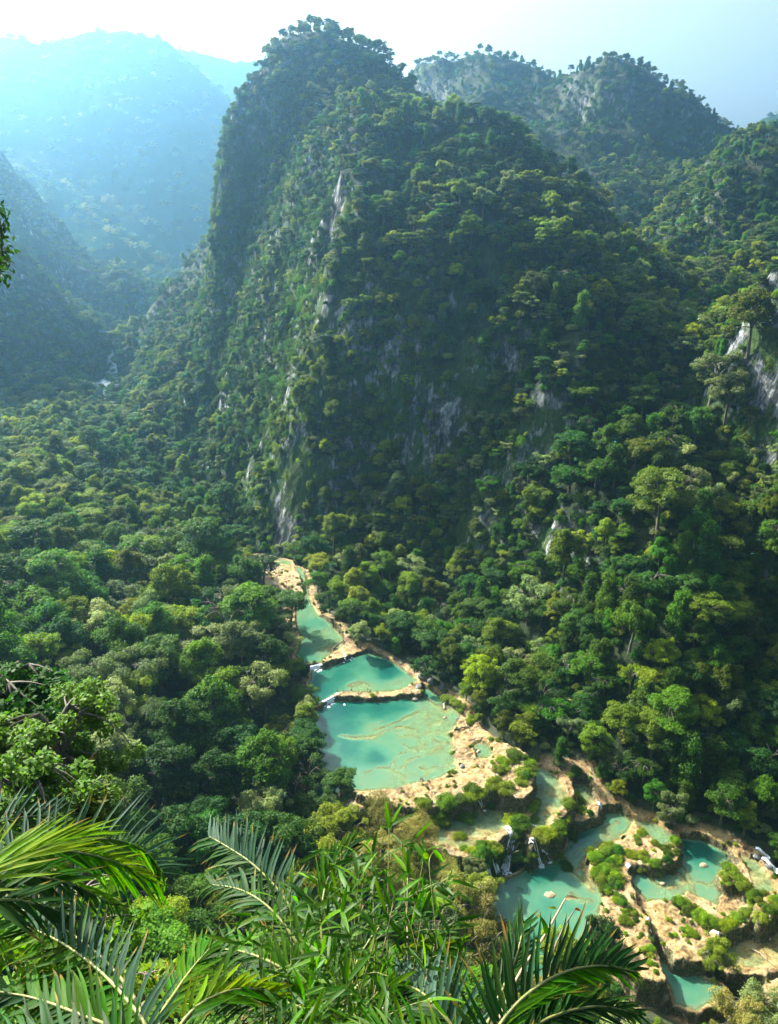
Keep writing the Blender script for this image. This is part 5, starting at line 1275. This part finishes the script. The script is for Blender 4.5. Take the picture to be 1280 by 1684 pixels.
def put(me, name, parent, O, X, Z, sx, sy=None, label=None):
    X = unit(X); Z = unit(Z - X * (Z @ X)); Y = np.cross(Z, X); sy = sy or sx
    o = new_obj(name, me, parent)
    mw = Matrix(((X[0] * sx, Y[0] * sy, Z[0] * sx, O[0]), (X[1] * sx, Y[1] * sy, Z[1] * sx, O[1]), (X[2] * sx, Y[2] * sy, Z[2] * sx, O[2]), (0, 0, 0, 1)))
    o.matrix_local = mw; return o
def frond(palm, root, pts, cmix, sideA, sideB, n=26, start=.18, label=None):
    """pts (px, py, metres); sideA is the side whose leaflets rise in the view. side = (length px, angle0, angle1, material, droop index, lift)"""
    P_ = np.array([at_d(*p) for p in pts]) - root
    C_ = bez(P_, 30); k = len(C_)
    g = Geo(); g.tube(C_, np.linspace(.016, .004, k), 5)
    fr = new_obj('frond', g.mesh('frond', [M['stem']], True), palm)
    if label: fr['label'] = label
    T = unit(np.gradient(C_, axis=0)); dep = np.interp(np.linspace(0, 1, k), np.linspace(0, 1, len(pts)), [p[2] for p in pts])
    Nn = unit(camdir * cmix[0] + UPV * cmix[1])
    for s_, sgn in ((sideA, 1), (sideB, -1)):
        if s_ is None: continue
        lpx, a0, a1, mt, dr, lift = s_
        for j in range(n):
            t = start + (1 - start) * (j + .5 + .2 * RF.normal()) / n; t = min(.995, max(0.02, t)); u = t * (k - 1); i = int(u); f = u - i; i2 = min(i + 1, k - 1)
            o_ = C_[i] * (1 - f) + C_[i2] * f; tt = unit(T[i]); N_ = unit(Nn - tt * (Nn @ tt)); S = np.cross(N_, tt)
            if S @ UPV < 0: S = -S
            S = S * sgn
            q = (t - start) / (1 - start); a = math.radians(a0 + (a1 - a0) * q + RF.normal() * 3.5)
            v = math.radians(lift + RF.normal() * 6)
            d = math.cos(a) * tt + math.sin(a) * (math.cos(v) * S + math.sin(v) * N_)
            env = math.sin(math.pi * min(1, .22 + .72 * q)) ** .7
            L_ = lpx * dep[i] / FPX * (.35 + .65 * env) * (1 + .09 * RF.normal())
            nz_ = UPV * .8 + N_ * .7 + RF.normal(size=3) * .18
            put(LEAF[mt][int(np.clip(dr + RF.integers(-1, 2), 0, 3))], 'leaflet', fr, o_, d, nz_, L_, L_ * (.78 + .22 * RF.random()) * min(1.5, .3 / L_ + .35))
    return fr
def palm(px, py, d, label, stem=1.8):
    root = at_d(px, py, d); gz = float(ground(root[0], root[1])); r = empty('palm', (root[0], root[1], min(gz, root[2] - .5)))
    base = np.array([root[0], root[1], min(gz, root[2] - .5)])
    g = Geo(); h = root[2] - base[2]; z = np.linspace(-.5, h, 9); g.tube(np.stack([.05 * np.sin(z * 3), .05 * np.cos(z * 2), z], -1), .075 + .012 * np.cos(np.arange(9) * 3.1), 9)
    new_obj('trunk', g.mesh('trunk', [M['bark']], True), r); tag(r, label, 'palm', 'palms below the lookout'); return r, base
p1, b1 = palm(-170, 1500, 5.4, 'palm at left edge with bright yellow green sweeping fronds')
frond(p1, b1, [(-170, 1500, 5.2), (-60, 1440, 5.4), (20, 1408, 5.7), (95, 1386, 6.0), (180, 1380, 6.2), (235, 1398, 6.4), (268, 1436, 6.5)], (.75, .35), (98, 78, 48, 'frond_blue', 0, 8), (95, 38, 14, 'frond', 2, 0), 34, .1, 'arching frond with pale blue green leaflets standing up')
frond(p1, b1, [(-170, 1500, 4.6), (-70, 1462, 4.6), (0, 1425, 4.7), (70, 1394, 4.9), (135, 1374, 5.1)], (.6, .6), (150, 16, 7, 'frond_bright', 1, 10), (150, 14, 7, 'frond_bright', 1, 5), 17, .05, 'bright yellow green frond swept to the right')
frond(p1, b1, [(-170, 1500, 5), (-60, 1425, 5.1), (50, 1398, 5.3), (130, 1402, 5.6), (195, 1420, 5.8), (250, 1450, 6)], (.5, .7), (85, 48, 14, 'frond_bright', 1, 15), (150, 34, 12, 'frond', 2, -8), 30, .15, 'long drooping frond ending in a lime green tip')
frond(p1, b1, [(-170, 1500, 4.8), (-60, 1450, 4.8), (40, 1440, 5), (120, 1455, 5.2), (190, 1490, 5.5)], (.5, .7), (110, 40, 14, 'frond', 1, 10), (120, 42, 16, 'frond_dark', 2, -10), 26, .12)
frond(p1, b1, [(-170, 1500, 4.6), (-70, 1490, 4.6), (20, 1480, 4.7), (100, 1500, 4.9), (160, 1535, 5.1)], (.5, .8), (100, 42, 16, 'frond_dark', 1, 10), (110, 45, 16, 'frond_dark', 2, -10), 24, .12)
frond(p1, b1, [(-170, 1500, 6), (-100, 1420, 6.2), (-30, 1365, 6.4), (30, 1345, 6.6), (90, 1340, 6.8)], (.7, .4), (75, 70, 40, 'frond_blue', 0, 8), (70, 60, 30, 'frond_dark', 1, 0), 22, .15)
p2, b2 = palm(262, 1760, 4.1, 'palm with pale silvery leaflets standing up at the lower left')
frond(p2, b2, [(262, 1760, 4.0), (240, 1690, 4.1), (212, 1648, 4.25), (165, 1598, 4.5), (110, 1556, 4.7), (60, 1530, 4.9), (12, 1512, 5.0)], (.85, .15), (108, 62, 34, 'frond_blue', 0, 6), (115, 56, 26, 'frond', 1, 5), 30, .12, 'frond with broad silvery leaflets standing up')
frond(p2, b2, [(262, 1760, 4.0), (262, 1680, 4.3), (290, 1630, 4.6), (320, 1588, 4.9), (345, 1560, 5.1)], (.6, .5), (120, 38, 14, 'frond', 0, 5), (130, 34, 12, 'frond', 1, 0), 20, .2, 'olive frond fanning up to the right')
frond(p2, b2, [(262, 1760, 3.9), (200, 1700, 4.0), (130, 1668, 4.1), (50, 1640, 4.3), (-30, 1628, 4.4)], (.6, .6), (100, 50, 22, 'frond', 1, 5), (100, 50, 22, 'frond_dark', 2, 0), 28, .15)
frond(p2, b2, [(262, 1760, 4.0), (220, 1640, 4.4), (150, 1560, 4.7), (60, 1505, 5), (-30, 1480, 5.2)], (.6, .6), (85, 50, 22, 'frond_dark', 1, 5), (105, 48, 20, 'frond', 2, 0), 28, .3)
frond(p2, b2, [(262, 1760, 3.9), (310, 1670, 4.0), (370, 1632, 4.2), (430, 1628, 4.4), (480, 1648, 4.6)], (.5, .7), (95, 34, 12, 'frond_bright', 1, 10), (110, 32, 12, 'frond', 2, 0), 20, .2, 'pale yellowish frond arching right at the bottom edge')
frond(p2, b2, [(262, 1760, 3.7), (200, 1730, 3.7), (120, 1710, 3.8), (40, 1700, 3.9), (-40, 1710, 4)], (.5, .7), (95, 55, 25, 'frond_dark', 1, 5), (90, 50, 25, 'frond_dark', 2, 0), 22, .1)
p3, b3 = palm(560, 1690, 5.4, 'palm behind the bamboo with a fan of bluish leaflets')
frond(p3, b3, [(560, 1690, 5.4), (515, 1570, 5.6), (470, 1480, 5.9), (420, 1425, 6.1), (378, 1395, 6.3), (345, 1376, 6.5)], (.85, .2), (72, 66, 36, 'frond_blue', 0, 6), (84, 60, 30, 'frond_dark', 2, 0), 34, .3, 'upright frond with a comb of pale blue leaflets')
frond(p3, b3, [(560, 1690, 5.3), (500, 1570, 5.5), (450, 1500, 5.7), (400, 1465, 5.9), (350, 1455, 6.1)], (.5, .7), (75, 50, 24, 'frond_dark', 1, 5), (85, 50, 24, 'frond_dark', 3, 0), 24, .3)
frond(p3, b3, [(560, 1690, 5.4), (530, 1540, 5.7), (535, 1460, 5.9), (555, 1415, 6.1), (580, 1385, 6.3)], (.7, .4), (75, 24, 10, 'frond', 0, 5), (75, 30, 12, 'frond_dark', 1, 0), 22, .3)
frond(p3, b3, [(560, 1690, 5.0), (500, 1620, 5.1), (440, 1580, 5.2), (380, 1562, 5.4), (325, 1568, 5.5)], (.5, .7), (90, 46, 18, 'frond', 1, 5), (95, 44, 18, 'frond_dark', 2, 0), 26, .2)
frond(p3, b3, [(560, 1690, 4.9), (590, 1620, 5.0), (640, 1588, 5.2), (700, 1568, 5.4), (748, 1556, 5.6)], (.6, .6), (105, 24, 8, 'frond_bright', 0, 5), (110, 26, 8, 'frond', 1, 0), 22, .15, 'bright frond pointing right between bamboo and dark palm')
frond(p3, b3, [(560, 1690, 4.8), (500, 1660, 4.8), (440, 1640, 4.9), (370, 1640, 5.0), (310, 1665, 5.1)], (.5, .7), (90, 44, 18, 'frond', 1, 5), (90, 44, 18, 'frond_dark', 2, 0), 24, .15)
frond(p3, b3, [(560, 1690, 5.2), (580, 1600, 5.4), (620, 1530, 5.6), (668, 1492, 5.8)], (.6, .6), (80, 40, 16, 'frond_dark', 1, 5), (85, 40, 16, 'frond_dark', 1, 0), 22, .2)
p4, b4 = palm(780, 1800, 4.0, 'dark glossy palm spreading right at the bottom centre')
frond(p4, b4, [(780, 1800, 3.9), (815, 1700, 4.0), (862, 1640, 4.1), (925, 1600, 4.3), (990, 1588, 4.5), (1045, 1598, 4.7)], (.8, .3), (135, 62, 14, 'frond_dark', 0, 6), (120, 28, 10, 'frond', 1, 0), 34, .12, 'dark frond with tall upright leaflets and drooping tip')
frond(p4, b4, [(780, 1800, 3.8), (850, 1710, 4.0), (920, 1668, 4.2), (990, 1655, 4.4), (1050, 1668, 4.6)], (.6, .6), (110, 34, 10, 'frond_dark', 1, 6), (110, 32, 10, 'frond_dark', 1, 0), 28, .12)
frond(p4, b4, [(780, 1800, 3.9), (755, 1710, 4.1), (722, 1660, 4.2), (690, 1630, 4.4), (655, 1615, 4.6)], (.8, .25), (110, 62, 34, 'frond_blue', 0, 6), (95, 50, 26, 'frond_dark', 1, 0), 24, .15, 'frond with greyish upright leaflets left of the dark ones')
frond(p4, b4, [(780, 1800, 3.7), (840, 1760, 3.7), (900, 1735, 3.9), (980, 1725, 4.1), (1060, 1740, 4.3)], (.5, .7), (105, 40, 14, 'frond_dark', 1, 6), (100, 36, 14, 'frond_dark', 1, 0), 24, .1)
frond(p4, b4, [(780, 1800, 3.7), (720, 1740, 3.8), (650, 1710, 3.9), (580, 1700, 4.0)], (.5, .7), (95, 48, 20, 'frond', 1, 6), (95, 44, 18, 'frond_dark', 1, 0), 22, .1)
frond(p4, b4, [(780, 1800, 4.1), (800, 1690, 4.3), (830, 1620, 4.5), (850, 1570, 4.7), (862, 1520, 4.9)], (.8, .3), (95, 30, 12, 'frond_dark', 0, 6), (90, 30, 12, 'frond_dark', 0, 0), 18, .3, 'stiff spear of narrow leaflets standing straight up')

# bamboo clump
def bleaf(seed, droop):
    V = []; F = []; seg = 5
    for k in range(seg + 1):
        t = k / seg; w = .075 * math.sin(math.pi * min(1, .12 + t * .88)) ** .8 * (1 - .35 * t) + .001; z = -droop * t * t
        V += [(t, -w, z + w * .2), (t, 0, z), (t, w, z + w * .2)]
    for k in range(seg):
        a = 3 * k; F += [(a, a + 1, a + 4, a + 3), (a + 1, a + 2, a + 5, a + 4)]
    return V, F
BL = [mesh_np('leaf', *(lambda q: (q[0], np.array(q[1])))(bleaf(k, d)), [M['bamboo_leaf']], True) for k, d in enumerate((.05, .2, .38))]
broot = at_d(600, 1900, 4.0); gz = float(ground(broot[0], broot[1])); bbase = np.array([broot[0], broot[1], min(gz, broot[2] - .3)])
bam = empty('bamboo', bbase); tag(bam, 'clump of bright green bamboo with pointed leaves at bottom centre', 'bamboo')
leaves = []
tips = [(640, 1352, 5.2), (612, 1395, 5.0), (560, 1398, 5.2), (520, 1440, 5.0), (478, 1452, 5.3), (450, 1500, 5.1), (590, 1440, 4.8), (700, 1395, 5.0), (672, 1430, 4.9), (735, 1470, 4.9), (695, 1500, 4.6), (430, 1550, 4.8), (470, 1600, 4.6), (650, 1470, 4.6), (560, 1490, 4.6), (620, 1530, 4.4), (530, 1560, 4.5), (760, 1560, 4.8), (700, 1590, 4.4), (570, 1610, 4.2), (500, 1650, 4.3), (640, 1620, 4.1), (450, 1470, 4.9), (600, 1420, 5.4), (660, 1380, 5.5)]
for k, tp_ in enumerate(tips):
    tip = at_d(*tp_); b0 = bbase + np.array([RF.normal() * .12, RF.normal() * .12, -.3]); mid = (b0 + tip) / 2 + np.array([RF.normal() * .12, -.1 + RF.normal() * .1, .25])
    C_ = bez([b0, mid, tip], 22); g = Geo(); g.tube(C_ - bbase, np.linspace(.012, .0025, 22), 5)
    dry = k in (9, 13)
    cu = new_obj('stem', g.mesh('stem', [M['stem_dry' if dry else 'stem']], True), bam)
    T = unit(np.gradient(C_, axis=0))
    for j in range(13):
        u = 8 + j * 1.08; i = min(21, int(u)); p = C_[i]
        a = RF.random() * 6.28; rd_ = np.array([math.cos(a), math.sin(a) , .15]); L_ = .16 + .22 * RF.random() * (1 - .3 * j / 13)
        if j == 12: rd_ = T[-1]; L_ = .05
        e = p + unit(rd_ + T[i] * .6) * L_
        g2 = Geo(); g2.tube(np.array([p, (p + e) / 2 + [0, 0, .02], e]) - bbase, [.003, .002, .0015], 3); 
        if j % 2 == 0: new_obj('twig', g2.mesh('twig', [M['stem']], True), bam)
        for q in range(5):
            f = .35 + .65 * q / 4; o_ = p + (e - p) * f
            d = unit(rd_) * .8 + RF.normal(size=3) * .55 + np.array([0, 0, -.35])
            leaves.append((o_ - bbase, unit(d), UPV + RF.normal(size=3) * .35, (.11 + .12 * RF.random()) * (.8 if q == 0 else 1)))
near = sorted(range(len(leaves)), key=lambda i: -leaves[i][3] / max(.5, np.linalg.norm(leaves[i][0] + bbase - np.array([0, 0, HC]))))
big = set(near[:300])
for i in big:
    o_, d, n_, L_ = leaves[i]; put(BL[i % 3], 'leaf', bam, o_, d, n_, L_)
V = []; F = []; c = 0
for i in range(len(leaves)):
    if i in big: continue
    o_, d, n_, L_ = leaves[i]; X = unit(d); Z = unit(n_ - X * (n_ @ X)); Y = np.cross(Z, X); vv, ff = bleaf(0, (.05, .2, .38)[i % 3]); vv = np.array(vv) * L_
    V.append(o_ + vv[:, :1] * X + vv[:, 1:2] * Y + vv[:, 2:] * Z); F.append(np.array(ff) + c); c += len(vv)
o = new_obj('foliage', mesh_np('foliage', np.concatenate(V), np.concatenate(F), [M['bamboo_leaf']], True), bam); o['kind'] = 'stuff'

# dried flower stalk with two curled leaves, right of the palm's centre
M['leaf_red'] = leaf_mat('leaf_red', (0.14, 0.045, 0.025), (0.26, 0.11, 0.04), .3); M['leaf_cream'] = leaf_mat('leaf_cream', (0.45, 0.36, 0.18), (0.6, 0.5, 0.28), .4)
def stalk(pts, leaves_, label, mat='stem_dry', r=.012):
    P_ = np.array([at_d(*p) for p in pts]); b = np.array([P_[0][0], P_[0][1], P_[0][2]]); root = empty('seedling', b)
    g = Geo(); g.tube(bez(P_ - b, 16), np.linspace(r, r * .4, 16), 6); new_obj('stem', g.mesh('stem', [M[mat]], True), root)
    for px, py, d, dx, dz, L_, mt in leaves_:
        me = blade_mesh(int(px), .3, wid=.16, mat=mt); me.name = 'leaf'
        put(me, 'leaf', root, at_d(px, py, d) - b, np.array([dx, .2, dz]), UPV + camdir, L_)
    tag(root, label, 'plant'); return root
stalk([(812, 1700, 4.3), (850, 1610, 4.5), (895, 1540, 4.8), (930, 1478, 5.0)], [(930, 1478, 5.0, 1, .05, .1, 'leaf_cream'), (915, 1495, 4.9, -1, .25, .06, 'leaf_yellow'), (900, 1535, 4.8, -.3, 1, .12, 'leaf_mid')], 'pale stalk with a curled cream leaf at its tip over the dark palm')
stalk([(885, 1660, 4.2), (905, 1580, 4.4), (925, 1530, 4.6), (946, 1495, 4.7)], [(946, 1495, 4.7, .8, -.3, .06, 'leaf_red')], 'thin dark stalk with reddish leaf beside the pale stalk', 'bark', .008)
stalk([(672, 1600, 4.6), (670, 1520, 4.8), (671, 1440, 5.0), (668, 1395, 5.2)], [(671, 1440, 5.0, -.4, -.8, .12, 'bamboo_leaf'), (669, 1410, 5.1, .4, .8, .12, 'bamboo_leaf'), (671, 1470, 5, .5, -.8, .12, 'bamboo_leaf')], 'thin reddish brown stem standing right of the bamboo', 'stem_dry', .007)
stalk([(720, 1560, 4.5), (712, 1480, 4.6), (706, 1420, 4.7), (712, 1402, 4.8)], [(712, 1402, 4.8, .8, -.7, .14, 'bamboo_leaf'), (702, 1402, 4.8, -.05, -1, .12, 'bamboo_leaf'), (700, 1478, 4.7, .3, -.9, .13, 'bamboo_leaf'), (712, 1480, 4.7, .6, -.8, .12, 'bamboo_leaf')], 'slender stem with two hanging leaves against the tan terrace', 'stem', .004)
stalk([(95, 1300, 26), (120, 1280, 26), (150, 1245, 26.5), (168, 1232, 27)], [(118, 1262, 26, .8, .2, .3, 'leaf_red'), (134, 1258, 26, .7, .4, .3, 'leaf_red'), (145, 1252, 26, .6, .5, .3, 'leaf_red'), (108, 1262, 26, -.4, .2, .3, 'leaf_red')], 'twig with small red leaves below the bright leafy tree', 'stem_dry', .03)

# leafy trees near the left edge
def leafy(kind, leaf, seed, size, px, py, d, rpx, label, aspect=.42, H=9.0, Rr=3.6, dens=1.0):
    s = rpx * d / FPX / Rr; c = at_d(px, py, d); gz = float(ground(c[0], c[1]))
    tm, cm = make_tree(kind, leaf, seed, size=size / s, dens=dens, H=H, Rr=Rr)
    r = empty('broadleaf_tree', (c[0], c[1], c[2] - H * .74 * s)); r.scale = (s, s, s)
    a = new_obj('trunk', tm, r); a.scale = (1, 1, 1); new_obj('crown', cm, r)
    lowz = c[2] - H * .74 * s - 1.5 * s
    if lowz > gz:
        g = Geo(); g.tube([(0, 0, (gz - 1 - (c[2] - H * .74 * s)) / s), (.2, .1, -1.5), (0, 0, .5)], [.5, .42, .4], 7); new_obj('root_trunk', g.mesh('root_trunk', [M['bark']], True), r)
    tag(r, label, 'tree'); return r
leafy('lobed', 'leaf_glossy', 201, .17, 95, 1165, 26, 105, 'bright leafy tree at the left edge above the palms', dens=1.7)
leafy('lobed', 'leaf_dark', 202, .26, 0, 1090, 32, 95, 'dark leafy tree half in shade at the left edge', dens=1.5)
leafy('lobed', 'leaf_glossy', 203, .16, 20, 1260, 19, 85, 'mid green leafy tree just above the left palm fronds', dens=1.5)
leafy('lobed', 'leaf_olive', 204, .2, 125, 1292, 24, 42, 'small yellow green leafy tree behind the standing leaflets')
leafy('lobed', 'leaf_grey', 205, .16, 400, 1640, 17, 85, 'small pale-leaved tree showing through the lower palms', dens=.8)
leafy('lobed', 'leaf_olive', 206, .16, 250, 1600, 16, 80, 'small olive tree behind the silvery palm frond', dens=.8)
leafy('lobed', 'leaf_mid', 207, .18, 90, 1480, 14, 110, 'leafy tree filling the gap under the left palm', dens=.8)
leafy('lobed', 'leaf_dark', 208, .18, 600, 1660, 15, 120, 'dark leafy tree behind the bamboo foot', dens=.8)
leafy('lobed', 'leaf_mid', 209, .16, 1000, 1730, 22, 60, 'leafy tree under the dark palm tip at the bottom edge', dens=.8)
# overhanging spray at the left edge of the view
g = Geo(); gs = Geo(); R = np.random.default_rng(77)
A_ = at_d(-60, 300, 9); pts = [A_, at_d(-20, 330, 9), at_d(0, 370, 9), at_d(3, 420, 9), at_d(0, 455, 9)]
gs.tube(bez(pts, 12), np.linspace(.03, .006, 12), 5)
for k in range(46):
    p = bez(pts, 47)[k + 1 if k < 46 else 46]
    for j in range(9):
        c = p + R.normal(size=3) * np.array([.05, .09, .06]); d = R.normal(size=3) * .6 + np.array([.1, 0, -.9]); g.add(*leaf_quads(c[None], unit(R.normal(size=(1, 3)) + camdir), unit(d[None]), .085, .032))
r = empty('overhanging_branch', A_); b_ = new_obj('branch', gs.mesh('branch', [M['bark']], True), r); c_ = new_obj('foliage', g.mesh('foliage', [M['leaf_dark']]), r)
for o in (b_, c_): o.location = -Vector(A_)
tag(r, 'dark leafy branch hanging in from the left edge of the sky gap', 'branch')
